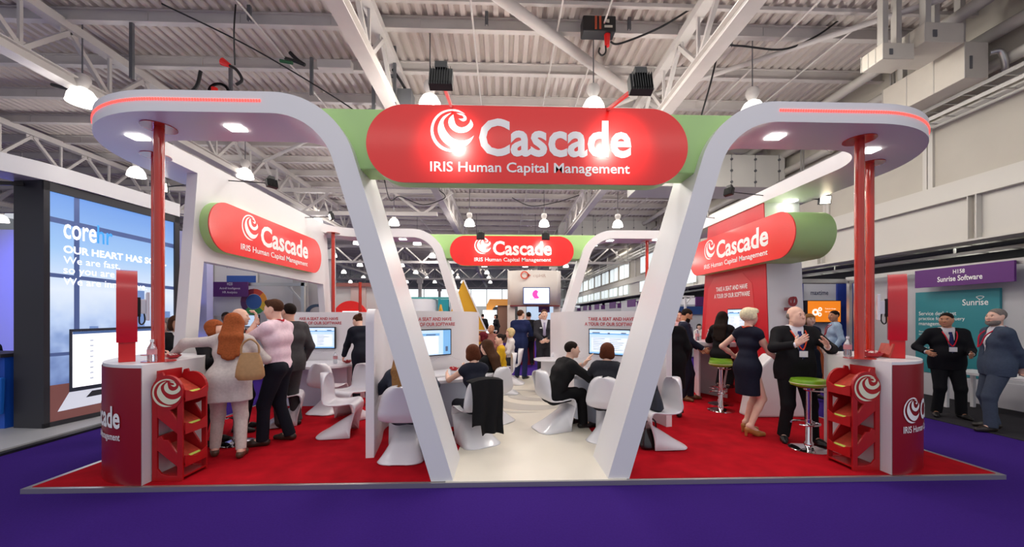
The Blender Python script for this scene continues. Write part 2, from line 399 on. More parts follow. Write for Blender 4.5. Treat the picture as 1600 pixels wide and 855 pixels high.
cable([(-4.95, 7.3, 7.4), (-4.98, 7.3, 6.9), (-5.1, 7.5, 6.4)], .014, 'thin dark cable hanging straight beside the cable plugs')
cable([(3.6, 7.0, 7.38), (3.0, 7.2, 7.1), (2.3, 7.4, 6.92), (2.1, 7.4, 6.95)], .018, 'black cable running from the hoist up to the roof')
cable([(6.7, 7.3, 7.5), (6.2, 7.4, 7.15), (5.6, 7.5, 6.95), (4.7, 7.5, 7.0), (4.4, 7.6, 7.0), (4.2, 7.7, 6.2), (3.9, 8, 4.8)], .018, 'black cable dropping behind the right canopy')
cable([V(-4.4, 14, 7.40), at(608, 310, 14), at(625, 307, 14), at(660, 320, 14), at(690, 312, 14), at(695, 305, 14), at(680, 293, 14)], .016, 'thin black cable looped under the left end of the main sign')
cable([at(800, 309, 15), at(830, 322, 15), at(870, 316, 15), at(905, 305, 15)], .016, 'thin black cable sagging under the right half of the main sign')
b = B(); b.tube(crom([(-4.2, 8.3, 6.95), (-4.35, 8.3, 7.05), (-4.5, 8.3, 7.2)]), .04); b.tube(crom([(-4.2, 8.3, 6.95), (-4.4, 8.25, 7.0), (-4.6, 8.3, 7.08)]), .035); b.mat(1).tube([V(-4.4, 8.2, 6.92), V(-4.65, 8.2, 6.96)], .035)
tag(b.make('cable_plugs', [CABLE, M('plug_green', (40, 96, 60))], smooth=True), 'bundle of black and green cable plugs lying on a purlin', 'cable')
b = B(); b.cone((-5.9, 8.3, 6.98), (-5.75, 8.3, 6.9), .08, .04); b.mat(1).tube(crom([(-5.75, 8.3, 6.9), (-5.6, 8.3, 6.8), (-5.5, 8.3, 6.6), (-5.62, 8.3, 6.5)]), .03)
tag(b.make('cable_plug', [RED, CABLE], smooth=True), 'single red cable plug lying on a purlin above the left canopy', 'cable')
# right-hand services: pipes, cable trays, air handling boxes
PIPE = M('pipe_paint', (196, 192, 184), .5)
for x, z, r_, t in ((8.2, 7.0, .11, 'highest'), (8.72, 6.62, .11, 'middle'), (8.8, 6.1, .10, 'lowest')):
    b = B().cone((x, 2, z), (x, 55, z), r_, n=16)
    for y in np.arange(4, 55, 3): b.cone((x, y, z), (x, y+.08, z), r_+.02, n=16)
    tag(b.make('pipe', PIPE, smooth=True), '%s of three long pale pipes running along the right wall' % t, 'pipe', 'pipes along the right wall')
for x, z, t in ((8.55, 5.45, 'lower'), (8.62, 5.68, 'upper')):
    b = B(); b.bb((x-.16, 2, z), (x-.15, 55, z+.07)); b.bb((x+.15, 2, z), (x+.16, 55, z+.07))
    for y in np.arange(2, 40, .3): b.bb((x-.15, y, z+.01), (x+.15, y+.03, z+.02))
    for y in np.arange(3, 55, 2.5): b.bb((x-.18, y, z-.04), (8.99, y+.04, z)); b.bb((x-.18, y, z), (x-.15, y+.03, 7.39))
    tag(b.make('cable_tray', ALU), '%s perforated cable tray running along the right wall' % t, 'cable tray')
def acbox(a, c, label, legs=()):
    r = thing('air_handling_box', label, 'air handler', (a[0], a[1], a[2]))
    B().bb(a, c).make('casing', M('cream_casing', (212, 205, 192), .5, noise=.04, scale=3), r, bevel=.015)
    b = B()
    for y in np.linspace(a[1], c[1], 4): b.bb((a[0]-.006, y-.006, a[2]), (a[0], y+.006, c[2]))
    b.make('seams', PIPE, r)
    for (x, y) in legs: B().bb((x-.05, y-.05, c[2]), (x+.05, y+.05, 7.4)).make('hanger', PIPE, r)
    B().bb((a[0]+.2*(c[0]-a[0]), a[1]-.012, a[2]+.25*(c[2]-a[2])), (a[0]+.3*(c[0]-a[0]), a[1], a[2]+.6*(c[2]-a[2]))).make('grille', HANG, r)
    return r
acbox((8.08, 6.45, 5.78), (8.52, 7.9, 6.42), 'large white box unit hanging above the right canopy end', ((8.3, 6.7), (8.3, 7.7)))
acbox((7.15, 6.27, 6.26), (7.85, 7.0, 6.6), 'cream air handling box under the roof, upper right', ((7.25, 6.35), (7.7, 6.6)))
acbox((6.55, 6.4, 6.05), (7.12, 6.8, 6.33), 'small cream control box left of the upper air handling box', ((6.65, 6.5), (7.0, 6.6)))
b = B(); b.tube(crom([(8.5, 6.42, 6.2), (8.6, 6.35, 6.18), (8.68, 6.35, 6.0), (8.75, 6.4, 5.9), (8.9, 6.5, 6.0)]), .045, 10); tag(b.make('flexible_hose', ALU, smooth=True), 'silver flexible hose leaving the large white box unit', 'hose')
# big ducts crossing behind the stand
def duct(a, c, label, elbow=False):
    r = thing('air_duct', label, 'duct', (a[0], a[1], a[2]))
    DU = M('duct_paint', (214, 212, 206), .5, noise=.03, scale=2)
    B().bb(a, c).make('casing', DU, r, bevel=.02)
    b = B()
    for x in np.arange(a[0]+.6, c[0], .75):
        b.bb((x-.006, a[1]-.008, a[2]), (x+.006, a[1], c[2]))
        for t in (.15, .5, .85): b.cone((x, a[1]-.03, a[2]+t*(c[2]-a[2])), (x, a[1], a[2]+t*(c[2]-a[2])), .04, n=8)
    b.make('bolt', HANG, r)
    if elbow:
        b = B(); h = (c[2]-a[2])
        prof = [[V(a[0]-.75*h*math.sin(t), y, c[2]-1.0*h*(1-math.cos(t)) - k*h*math.cos(t)*.9) for (y, k) in ((a[1], 0), (c[1], 0), (c[1], 1), (a[1], 1))] for t in np.linspace(0, 1.1, 8)]
        b.grid(prof, True); b.make('elbow', DU, r, smooth=True)
    return r
duct((4.2, 11.6, 5.6), (8.75, 12.8, 6.6), 'long white air duct with bolts behind the right canopy')
duct((4.0, 22, 6.15), (8.9, 23.5, 7.35), 'grey air duct with elbow hanging in the hall right of the far sign', True)
b = B(); b.bb((2.3, 12.5, 6.3), (3.6, 13.8, 6.42)); R_ = None
tag(b.make('air_outlet', STEEL, bevel=.02), 'flat pale outlet box just under the right part of the main sign', 'duct')
# ------------------------------------------------------------------ the exhibition stand
YF, YB = 3.75, 10.1
ZB, ZT = 3.55, 3.755
b = B(); b.bb((-4.48, 3.72, -.05), (5.1, 10.4, -.004)); st('floor_stand_platform', b, ALU)
b = B(); b.bb((-4.42, 3.76, -.05), (5.04, 10.35, 0)); st('floor_stand_carpet', b, REDC)
# white vinyl floor of the middle aisle with its printed grey swirl
WF = M('white_vinyl_floor', (234, 226, 212), .3, noise=.02, scale=2)
b = B(); b.prism([(-.55, 3.73, -.02), (1.22, 3.73, -.02), (1.24, 5.6, -.02), (1.36, 6.9, -.02), (1.36, 10.38, -.02), (-.85, 10.38, -.02), (-.75, 6.4, -.02), (-.5, 5.4, -.02)], (0, 0, .026)); st('floor_white_aisle', b, WF)
b = B(); put_swirl(b, (.28, 7.35, .007), (1, 0, 0), (0, 1, 0), 1.0, .002); st('floor_swirl_print', b, M('floor_print_grey', (198, 192, 184), .35))

def leg_path(X0, sgn, n=14):
    """centre line of the ribbon (X,Z) from the canopy, round the bend, down to the floor"""
    zc = (ZB+ZT)/2; foot = (-.585, 0.0) if sgn > 0 else (1.145, 0.0)
    top = (-1.69, zc) if sgn > 0 else (2.235, zc)
    d = Vector((foot[0]-top[0], foot[1]-top[1])).normalized(); t = .53
    p0 = Vector((top[0]-sgn*t, zc)); p2 = Vector(top)+d*t
    turn = math.acos(max(-1, min(1, d.x*sgn))); R = t/math.tan(turn/2) if False else t/math.tan((turn)/2)
    pts = [Vector((X0, zc)), p0]
    c = Vector((p0.x, zc-R))
    for k in range(1, n+1):
        a = turn*k/n
        pts.append(Vector((c.x+sgn*R*math.sin(a), c.y+R*math.cos(a))))
    pts.append(Vector((foot[0], 0.0)))
    return pts
def ribbon(b, pts, y0, y1, th):
    N = len(pts); L = []; Rr = []
    for k, p in enumerate(pts):
        if k == 0: d = pts[1]-p
        elif k == N-1: d = p-pts[k-1]
        else: d = (p-pts[k-1]).normalized()+(pts[k+1]-p).normalized()
        d = d.normalized(); n = Vector((-d.y, d.x))
        a, c = p+n*th/2, p-n*th/2
        if k == N-1:
            a = p+Vector((th/2/abs(n.x), 0))*(1 if n.x > 0 else -1); c = p-Vector((th/2/abs(n.x), 0))*(1 if n.x > 0 else -1)
        L.append(a); Rr.append(c)
    P = [[V(l.x, y0, l.y), V(l.x, y1, l.y), V(r.x, y1, r.y), V(r.x, y0, r.y)] for l, r in zip(L, Rr)]
    b.grid(P, True)
    for row in (P[0], P[-1]): b.add(row, [(0, 1, 2, 3)])
def canopy(sgn, label):
    xo, xi, xe = (-4.7, -4.14, -2.35) if sgn > 0 else (5.2, 4.44, 2.9)
    D = .62; Ro, Ri = 1.4, .6
    a0 = 90
    o = []; i_ = []
    if sgn > 0:
        o = [(xe, YF)]+arc(xo+Ro, YF+Ro, Ro, 270, 180, 24)+arc(xo+Ro, YB-Ro, Ro, 180, 90, 24)+[(xe, YB)]
        i_ = [(xe, YB-D)]+arc(xi+Ri, YB-D-Ri, Ri, 90, 180, 16)+arc(xi+Ri, YF+D+Ri, Ri, 180, 270, 16)+[(xe, YF+D)]
    else:
        o = [(xe, YF)]+arc(xo-Ro, YF+Ro, Ro, 270, 360, 24)+arc(xo-Ro, YB-Ro, Ro, 0, 90, 24)+[(xe, YB)]
        i_ = [(xe, YB-D)]+arc(xi-Ri, YB-D-Ri, Ri, 90, 0, 16)+arc(xi-Ri, YF+D+Ri, Ri, 0, -90, 16)+[(xe, YF+D)]
    r = thing('canopy', label, 'canopy', ((xo+xe)/2, YF, 0))
    b = B(); b.prism([(x, y, ZB) for x, y in o+i_], (0, 0, ZT-ZB)); b.make('canopy_slab', WHITE, r, smooth=True)
    for y0, y1, t in ((YF, YF+D, 'front'), (YB-D, YB, 'back')):
        b = B(); ribbon(b, leg_path(xe, sgn), y0, y1, .205); b.make('leg', WHITE, r, smooth=True)
    # dotted LED line round the front corner
    b = B(); path = [Vector((x, y, 0)) for x, y in o[:22]]; path[0] = V(-2.32, YF, 0) if sgn > 0 else V(2.78, YF, 0)
    cxy = V(xo+sgn*Ro, YF+Ro, 0)
    acc = 0.
    for k in range(len(path)-1):
        a, c = path[k], path[k+1]; L = (c-a).length; d = (c-a)/L; s = acc
        while s < L:
            p = a+d*s; nn = V(d.y, -d.x, 0)*(-1 if sgn > 0 else 1)
            b.box(p+V(0, 0, 3.665)+nn*.002, (.016, .012, .022), rz=math.atan2(d.y, d.x)); s += .026
        acc = s-L
    b.make('light_strip', LED, r, label='red dotted LED strip', weld=False)
    return r
canL = canopy(1, 'white ribbon canopy curving over the left counter and down to the floor')
canR = canopy(-1, 'white ribbon canopy curving over the right counter and down to the floor')
def downlight(root, x, y, s=.08, power=14):
    b = B(); b.bb((x-s, y-s*.75, ZB-.012), (x+s, y+s*.75, ZB-.002)); b.make('downlight', DOWN, root, label='glowing recessed downlight')
    lamp('SPOT', 'downlight_beam', (x, y, ZB-.03), power, (1, .95, .88), .08, (x, y, 0), spot=120)
for x, y in ((-2.75, 4.06), (-3.95, 4.3), (-4.4, 6.6), (-3.4, 9.75), (-2.5, 9.75)): downlight(canL, x, y)
for x, y in ((2.95, 4.06), (4.3, 4.36), (4.85, 6.3), (2.75, 9.75), (3.9, 9.6)): downlight(canR, x, y)
# red poles
def pole(x, y, z0, label, rr=.045):
    r = thing('red_pole', label, 'pole', (x, y, z0), 'red poles under the canopies')
    B().cone((x, y, z0), (x, y, ZB), rr, n=20).make('post', POLER, r, smooth=True)
    b = B(); b.lathe([(0, ZB-.008), (.15, ZB-.008), (.15, ZB-.0005)], (x, y, 0)); b.make('ceiling_flange', POLER, r, smooth=True)
    b = B(); b.lathe([(.14, z0+.001), (.14, z0+.008), (0, z0+.008)], (x, y, 0)); b.make('foot_flange', POLER, r, smooth=True)
ZC = 1.14
pole(-3.53, 4.07, ZC, 'glossy red pole at the front of the left counter')
pole(-4.2, 4.8, ZC, 'thinner looking red pole at the back of the left counter')
pole(3.93, 4.1, ZC, 'glossy red pole at the front of the right counter')
pole(4.68, 4.74, ZC, 'orange red pole standing behind the front pole of the right counter')
pole(-3.95, 9.1, 0, 'slim red pole under the far end of the left canopy', .04)
pole(3.75, 9.85, 0, 'slim red pole under the far right corner of the canopy', .04)

# pill-shaped brand signs
def pill(c, xd, L, H, T, label, back=None, name='brand_sign'):
    """c = centre of the red face, xd along the writing; body extends away from the viewer"""
    c = Vector(c); xd = Vector(xd).normalized(); yd = V(0, 0, 1); n = xd.cross(yd)
    r = thing(name, label, 'sign', c)
    P = lambda q, o: [c+xd*x+yd*y+n*o for x, y in q]
    q = rrect(L, H, H/2-.002, 16)
    rp = B().prism(P(q, 0), -n*.015).make('red_panel', RED, r, smooth=True)
    B().prism(P([(x*.995, y*.995) for x, y in q], -.015), -n*T).make('green_body', GREEN, r, smooth=True, label='pale green body behind the red face')
    b = B(); put_swirl(b, c+xd*(-.238*L)+yd*(.17*H), xd, yd, .275*H)
    b.make('logo', LETT, rp, label='white swirl logo')
    b = B(); put_text(b, 'Cascade', c+xd*(-.155*L)+yd*(-.13*H), xd, yd, .475*L, .49*H, .028); b.make('lettering', LETT, rp, label='large white lettering Cascade')
    b = B(); put_text(b, 'IRIS Human Capital Management', c+xd*(-.305*L)+yd*(-.355*H), xd, yd, .62*L, .17*H, .015); b.make('lettering', LETT, rp, label='small white lettering under the logo')
    return r
pill((.255, 3.65, 3.235), (1, 0, 0), 3.07, .735, .14, 'largest red pill-shaped sign, hung at the front between the two arches')
pill((.24, 9.45, 3.22), (1, 0, 0), 3.05, .73, .14, 'small far red pill-shaped sign between the two back arches')
pill((-4.0, 7.0, 2.89), (0, 1, 0), 3.25, .72, .13, 'red pill-shaped sign on the white left side wall')
pill((4.28, 7.05, 2.86), (0, -1, 0), 3.15, .72, .62, 'red pill-shaped sign with deep green body on the right wall')
# green headers behind the front and back signs
for y0, y1, t in ((3.85, 4.15, 'front'), (9.65, 10.0, 'back')):
    b = B(); b.prism([(-1.92, y0, 3.66), (2.45, y0, 3.66), (2.03, y0, 3.06), (-1.5, y0, 3.06)], (0, y1-y0, 0))
    tag(b.make('green_header', GREEN, bevel=.01), 'pale green crosspiece between the two %s arches behind the red sign' % t, 'header')
# floodlights on red arms above the signs
def flood(p, target, label, power, base, arm=True, s=.12, col=(1, .93, .85)):
    p = Vector(p); r = thing('floodlight', label, 'floodlight', p, 'floodlights lighting the signs')
    d = Vector(target)-p; d.z = max(-.28*math.hypot(d.x, d.y), min(.3*math.hypot(d.x, d.y), d.z)); d.normalize(); x, y = basis(d); R = Matrix((x, d, y)).transposed()
    b = B(); b.box(p, (s*1.5, s*.55, s*1.25), R=R)
    for k in range(9): b.box(p-d*s*.36+x*(k-4)*s*.16, (s*.03, s*.25, s*1.2), R=R)
    b.make('housing', BLACK, r)
    b = B(); b.box(p-d*s*.1+y*s*.85, (s*.8, s*.6, s*.5), R=R); b.make('driver_box', BLACK, r)
    b = B(); b.box(p+d*s*.285, (s*1.3, .004, s*1.05), R=R); b.make('lens', M('flood_lens', (255, 244, 226), em=6 if col[2] > .6 else 24), r)
    if base is not None:
        b = B(); b.bar(p-d*s*.1, base, .026 if arm else .012); b.make('arm', RED if arm else CABLE, r, label='red arm' if arm else None)
    lamp('SPOT', 'floodlight_beam', p+d*s*.45, power, col, .07, target, spot=75, blend=.8)
    return r
flood((-.48, 3.03, 3.46), (-.48, 3.66, 3.26), 'black floodlight on a red arm above the left half of the main sign', 26, (-.48, 3.72, 3.60))
flood((1.10, 3.03, 3.45), (1.10, 3.66, 3.25), 'black floodlight on a red arm above the right half of the main sign', 26, (1.0, 3.72, 3.60))
flood((-.5, 8.85, 3.45), (-.46, 9.45, 3.25), 'black floodlight above the left half of the far sign', 22, (-.5, 9.5, 3.58))
flood((1.0, 8.85, 3.45), (1.0, 9.45, 3.25), 'black floodlight above the right half of the far sign', 22, (1.0, 9.5, 3.58))
flood((-3.5, 5.95, 3.62), (-4.0, 6.3, 2.9), 'black floodlight in front of the left side wall near its front', 12, (-4.15, 5.95, 3.66), False, .1)
flood((-3.6, 8.2, 3.70), (-4.0, 7.9, 2.9), 'black floodlight in front of the left side wall near its far end', 10, (-4.15, 8.2, 3.68), False, .1)
flood((3.85, 6.4, 3.72), (4.28, 6.6, 2.95), 'black floodlight in front of the right wall behind the arch', 10, (4.5, 6.4, 3.66), False, .1)
flood((3.9, 7.9, 3.72), (4.28, 7.7, 2.95), 'black floodlight in front of the right wall near its far end', 9, (4.5, 7.9, 3.66), False, .1)
flood((-4.95, 5.75, 3.48), (-3.5, 2.0, 2.6), 'warm bright floodlight outside the left wall', 5, (-4.65, 5.85, 3.56), False, .11, (1, .8, .5))
flood((5.3, 6.15, 3.52), (4.0, 2.0, 2.6), 'warm bright floodlight outside the right wall above the green body', 5, (5.1, 6.2, 3.56), False, .11, (1, .8, .5))

# left side wall: white portal standing under the canopy
r = thing('side_wall', 'white portal wall with a large open window on the left side', 'partition', (-4.2, 5.1, 0))
P = [(5.03, 0), (5.36, ZB), (9.2, ZB), (9.65, 0), (9.42, 0), (9.02, 2.35), (5.47, 2.37), (5.24, 0)]
b = B(); b.prism([(-4.14, y, z) for y, z in P], (-.14, 0, 0)); b.make('portal_frame', WHITE, r)
# right side wall: red front with a white end and a flared white base
r = thing('side_wall', 'red software demo wall with white end on the right side', 'partition', (4.7, 6.4, 0))
P = [(6.25, .0), (6.42, 3.55), (8.2, 3.55), (8.6, 0)]
b = B(); b.prism([(5.09, y, z) for y, z in P], (-.61, 0, 0)); b.make('wall_core', WHITE, r)
WRED = M('demo_wall_red', (206, 26, 40), .4)
b = B(); b.prism([(4.475, y, z) for y, z in P], (-.012, 0, 0)); b.make('red_face', WRED, r, label='red printed face')
q = [(y, z) for y, z in ((8.42, .6), (8.18, 2.2), (7.95, 2.42), (7.0, 2.42), (6.72, 2.2), (6.5, .6))]
b = B(); b.prism([(4.463, y, z) for y, z in q], (-.004, 0, 0)); b.make('lighter_panel', M('demo_wall_red_light', (214, 58, 62), .4), r, label='lighter red arched area')
b = B(); put_text(b, 'TAKE A SEAT AND HAVE', (4.455, 7.35, 2.12), (0, -1, 0), (0, 0, 1), 1.02, .09, align='c'); put_text(b, 'A TOUR OF OUR SOFTWARE', (4.455, 7.35, 1.98), (0, -1, 0), (0, 0, 1), 1.16, .09, align='c')
put_text(b, 'Over 20 modules to choose from - ask us about', (4.455, 7.5, 1.15), (0, -1, 0), (0, 0, 1), 1.5, .06, .0, align='c'); b.make('lettering', LETT, r)
b = B(); put_text(b, 'Cascade', (4.92, 6.21, .72), (0, .045, 1), (-1, 0, 0), 1.22, .24, .03); b.make('vertical_lettering', DRED, r, label='red lettering running up the white end')
for y0 in (6.05,):
    b = B(); b.prism([(3.9, 5.95, 0), (4.94, 5.95, 0), (4.9, 5.95, .55), (4.62, 5.95, .95), (4.3, 5.95, 1.0), (4.05, 5.95, .75)], (0, .28, 0)); b.make('base_block', WHITE, r, bevel=.03, label='white curved base block')

# counters at the two front corners
def counter(sgn, label):
    X = lambda x: -3.41+(-x if sgn > 0 else 0)+0 if sgn > 0 else 3.93+x
    C = (0, 4.95); rx, ry = 1.0, 1.2
    o = [(rx*math.sin(a), 4.95-ry*math.cos(a)) for a in np.linspace(0, PI/2, 22)]
    inner = [(.75, 4.97), (.45, 4.94), (.2, 4.8), (.0, 4.5)]
    r = thing('counter', label, 'counter', (X(.4), 4.4, 0))
    poly = o+inner
    b = B(); b.prism([(X(x), y, .0) for x, y in poly], (0, 0, ZC-.03)); b.make('cabinet', WHITE, r, smooth=True)
    b = B(); b.prism([(X(x), y, ZC-.03) for x, y in poly], (0, 0, .03)); b.make('counter_top', WHITE, r, smooth=True)
    e = 1.006
    b = B(); b.grid([[V(X(x*e), 4.95-(4.95-y)*e, 0), V(X(x*e), 4.95-(4.95-y)*e, ZC-.028)] for x, y in o]); b.make('red_front', DRED, r, smooth=True, label='curved dark red front')
    # brand lettering wrapped round the curved front, measured along the arc
    ss = [0]
    E = [V(X(x*1.012), 4.95-(4.95-y)*1.012, 0) for x, y in o]
    for k in range(1, len(E)): ss.append(ss[-1]+(E[k]-E[k-1]).length)
    def wrap(bb, s0):
        for k, v in enumerate(bb.v):
            s = (s0-v[0]) if sgn > 0 else (s0+v[0])
            s = max(0, min(ss[-1]-1e-4, s)); j = max(i for i in range(len(ss)-1) if ss[i] <= s+1e-9); f = (s-ss[j])/(ss[j+1]-ss[j])
            p = E[j].lerp(E[j+1], f); bb.v[k] = (p.x, p.y, v[2])
    s0 = 1.24 if sgn > 0 else .12
    b = B(); put_swirl(b, (.13, 0, .645), (1, 0, 0), (0, 0, 1), .13, 0)
    put_text(b, 'Cascade', (.29, 0, .54), (1, 0, 0), (0, 0, 1), .73, .215, .025, off=0); put_text(b, 'IRIS Human Capital Management', (.0, 0, .42), (1, 0, 0), (0, 0, 1), 1.02, .09, .012, off=0)
    # letters are split along their length so they follow the curve
    me = bpy.data.meshes.new('t'); me.from_pydata(b.v, [], b.f); bm = bmesh.new(); bm.from_mesh(me)
    for x in np.arange(.02, 1.24, .03): bmesh.ops.bisect_plane(bm, geom=bm.verts[:]+bm.edges[:]+bm.faces[:], plane_co=(x, 0, 0), plane_no=(1, 0, 0))
    bm.verts.ensure_lookup_table(); c = B(); c.v = [tuple(v.co) for v in bm.verts]; c.f = [[v.index for v in f.verts] for f in bm.faces]; c.m = [0]*len(c.f); bm.free()
    wrap(c, s0); c.make('lettering', LETT, r, label='white brand lettering')
    return r
counter(1, 'white counter with curved dark red front at the left corner of the stand')
counter(-1, 'white counter with curved dark red front at the right corner of the stand')
# red monitor pillars on the counters
def pillar(x, y, sgn, label):
    r = thing('monitor_pillar', label, 'monitor stand', (x, y, ZC))
    b = B(); b.bb((x-.062, y-.045, ZC), (x+.062, y+.045, ZC+.28)); b.make('neck', M('neck_red', (206, 24, 28), .35), r, bevel=.006)
    prof = [(-.06, ZC+.2), (-.075, ZC+.4), (-.08, ZC+.6), (-.07, ZC+.8), (-.02, ZC+.925), (.06, ZC+.94), (.075, ZC+.6), (.07, ZC+.2)]
    b = B(); b.prism([(x-.076, y+a, z) for a, z in prof], (.152, 0, 0)); b.make('curved_shield', M('shield_red', (206, 18, 30), .22, coat=.5), r, smooth=True)
    b = B(); b.bb((x+sgn*.076, y-.02, ZC+.46), (x+sgn*.1, y+.04, ZC+.66)); b.make('bracket', BLACK, r)
    b = B(); b.bb((x+sgn*.1, y-.06, ZC+.49), (x+sgn*.14, y+.08, ZC+.64)); b.mat(1).bb((x+sgn*.14, y-.16, ZC+.42), (x+sgn*.165, y+.22, ZC+.71)); b.make('monitor', [WHITEP, WHITEP], r, bevel=.006, label='white monitor seen from its edge')
    b = B(); b.tube(crom([(x+sgn*.09, y-.03, ZC+.48), (x+sgn*.09, y-.05, ZC+.4), (x+sgn*.11, y-.06, ZC+.38), (x+sgn*.13, y-.05, ZC+.42), (x+sgn*.125, y-.02, ZC+.5)]), .007); b.make('cable', CABLE, r, smooth=True)
    r.rotation_euler = (0, 0, sgn*math.radians(43))
pillar(-3.83, 4.05, 1, 'red pillar carrying an edge-on monitor on the left counter')
pillar(4.38, 4.12, -1, 'red pillar carrying an edge-on monitor on the right counter')

# three-tier leaflet racks
LEAF = M('leaflet_print', (178, 62, 46), .35, noise=.25, scale=25); LIME = M('leaflet_lime', (196, 214, 96), .4); CREAMS = M('swirl_cream', (226, 224, 196), .5)
def rack(x0, y0, sgn, label):
    """x0 = back (against the counter), opening faces sgn*X; y0 = near side panel"""
    D, Wd, H = .29, .32, 1.06
    r = thing('leaflet_rack', label, 'leaflet rack', (x0+sgn*D/2, y0+Wd/2, 0))
    X = lambda d: x0+sgn*d
    for j, y in enumerate((y0, y0+Wd-.02)):
        b = B()
        o = [(.0, 0), (.06, 0), (.06, .06)]
        # side panel with three diagonal windows: built as frame pieces in one sheet
        b.prism([(X(d), y, z) for d, z in [(0, 0), (.05, 0), (.05, .92), (.02, .96), (0, .9)]], (0, .02, 0))
        b.prism([(X(d), y, z) for d, z in [(D-.05, 0), (D, 0), (D, .9), (D-.05, .95)]], (0, .02, 0))
        b.prism([(X(d), y, z) for d, z in [(.05, 0), (D-.05, 0), (D-.05, .05), (.16, .05), (.09, .07), (.05, .12)]], (0, .02, 0))
        c = B().prism([(X(.145+.15*math.cos(t)), y-.004, .86+.17*math.sin(t)) for t in np.linspace(0, 2*PI, 28)[:-1]], (0, .028, 0)); c.make('round_end', RACKRED, r)
        b.prism([(X(d), y, z) for d, z in [(.02, .94), (.06, 1.05), (.1, 1.06), (.12, 1.0), (.15, .98), (.15, .85), (.0, .85)]], (0, .02, 0))
        for z in (.2, .52):
            b.prism([(X(d), y, z2) for d, z2 in [(.05, z+.22), (.09, z+.24), (.11, z+.2), (.15, z+.2), (D-.05, z+.06), (D-.05, z-.06), (.05, z+.1)]], (0, .02, 0))
        b.make('side_panel', RACKRED, r, bevel=.003)
        if j == 0:
            b = B(); put_swirl(b, (X(.145), y-.005, .86), (1, 0, 0), (0, 0, 1), .135, .002); b.make('swirl_emblem', CREAMS, r, label='cream swirl emblem')
    for z in (.16, .48, .80):
        b = B(); th = .012
        A, Cc = (.03, z+.16), (D+.01, z)
        b.prism([(X(A[0]), y0+.02, A[1]), (X(Cc[0]), y0+.02, Cc[1]), (X(Cc[0]), y0+.02, Cc[1]-.015), (X(A[0]), y0+.02, A[1]-.015)], (0, Wd-.04, 0))
        b.prism([(X(.03), y0+.02, z+.14), (X(.03), y0+.02, z+.27), (X(.045), y0+.02, z+.27), (X(.045), y0+.02, z+.14)], (0, Wd-.04, 0))
        # front lip dips in the middle
        yy = np.linspace(y0+.02, y0+Wd-.02, 11)
        lip = [(X(D+.0), y, z-.03) for y in yy]+[(X(D), y, z+.085-.045*math.cos((y-y0-Wd/2)/Wd*PI)**2) for y in reversed(yy)]
        b.prism(lip, (sgn*.014, 0, 0)); b.make('tray', RACKRED, r)
        b = B(); n = V(0, 0, 1)
        for k in range(5):
            h = .004*k
            b.prism([(X(.06), y0+.04+.003*k, z+.146+h), (X(D-.02), y0+.04+.003*k, z+.02+h), (X(D-.02), y0+Wd-.05+.003*k, z+.02+h), (X(.06), y0+Wd-.05+.003*k, z+.146+h)], (0, 0, .004))
        b.mat(1); h = .021
        b.prism([(X(D-.09), y0+.13, z+.055+h), (X(D-.025), y0+.13, z+.022+h), (X(D-.025), y0+Wd-.055, z+.022+h), (X(D-.09), y0+Wd-.055, z+.055+h)], (0, 0, .002))
        tag(b.make('leaflets', [LEAF, LIME]), '%s stack of red and lime leaflets in the %s rack' % ({.16: 'lowest', .48: 'middle', .80: 'top'}[z], 'left' if sgn > 0 else 'right'), 'leaflets', 'leaflet stacks')
    b = B(); b.bb((min(X(0), X(D)), y0+.02, .03), (max(X(0), X(D)), y0+Wd-.02, .045)); b.make('base_board', RACKRED, r)
rack(-3.40, 3.84, 1, 'red three-tier leaflet rack standing against the left counter')
rack(3.92, 3.86, -1, 'red three-tier leaflet rack standing against the right counter')

# ---- things on the counters
def bottle(p, label, s=1.0, group='water bottles'):
    r = thing('water_bottle', label, 'bottle', p, group); x, y, z = p
    B().lathe([(.0, .001), (.03*s, .002), (.034*s, .02*s), (.031*s, .07*s), (.034*s, .1*s), (.03*s, .13*s), (.013*s, .165*s), (.012*s, .18*s)], p, 16).make('bottle_body', GLASSY, r, smooth=True)
    B().lathe([(.0345*s, .07*s), (.0345*s, .115*s)], p, 16).make('label_band', M('bottle_label', (214, 150, 156), .4), r, smooth=True)
    B().lathe([(.014*s, .178*s), (.014*s, .2*s), (0, .201*s)], p, 12).make('cap', M('cap_white', (230, 230, 235), .4), r, smooth=True)
SWEET = [M('sweet_red', (190, 16, 40), .3), M('sweet_white', (232, 214, 208), .4)]
def sweets(p, label, s=1.0):
    r = thing('sweet_bowl', label, 'bowl', p); p = Vector(p)
    B().lathe([(.05*s, .001), (.09*s, .03*s), (.105*s, .055*s), (.1*s, .055*s), (.085*s, .03*s), (0, .012*s)], p, 20).make('bowl', M('bowl_red', (176, 20, 34), .3), r, smooth=True)
    b = B(); rnd = random.Random(int(p.x*100))
    for k in range(26):
        a, q = rnd.random()*6.3, rnd.random()**.5*.08*s; b.mat(rnd.randint(0, 1)).ell(p+V(q*math.cos(a), q*math.sin(a), .052*s+rnd.random()*.02*s), (.016*s, .012*s, .01*s), 8)
    tag(b.make('sweets', SWEET, r, smooth=True), kind='stuff')
bottle((-3.52, 3.98, ZC+.001), 'pink-labelled water bottle on the left counter', 1.15)
sweets((-3.62, 4.35, ZC+.001), 'small bowl of red sweets on the left counter behind the bottle', .7)
bottle((4.0, 4.32, ZC+.001), 'clear water bottle on the right counter behind the front pole', 1.15)
sweets((4.17, 4.2, ZC+.001), 'red bowl of wrapped sweets on the right counter')
b = B(); R = Matrix.Rotation(.35, 3, 'Y')
b.box((4.3, 4.17, ZC+.083), (.02, .14, .16), R=R); tag(b.make('leaflet_holder', LEAF), 'leaflet box leaning beside the red bowl on the right counter', 'leaflets')
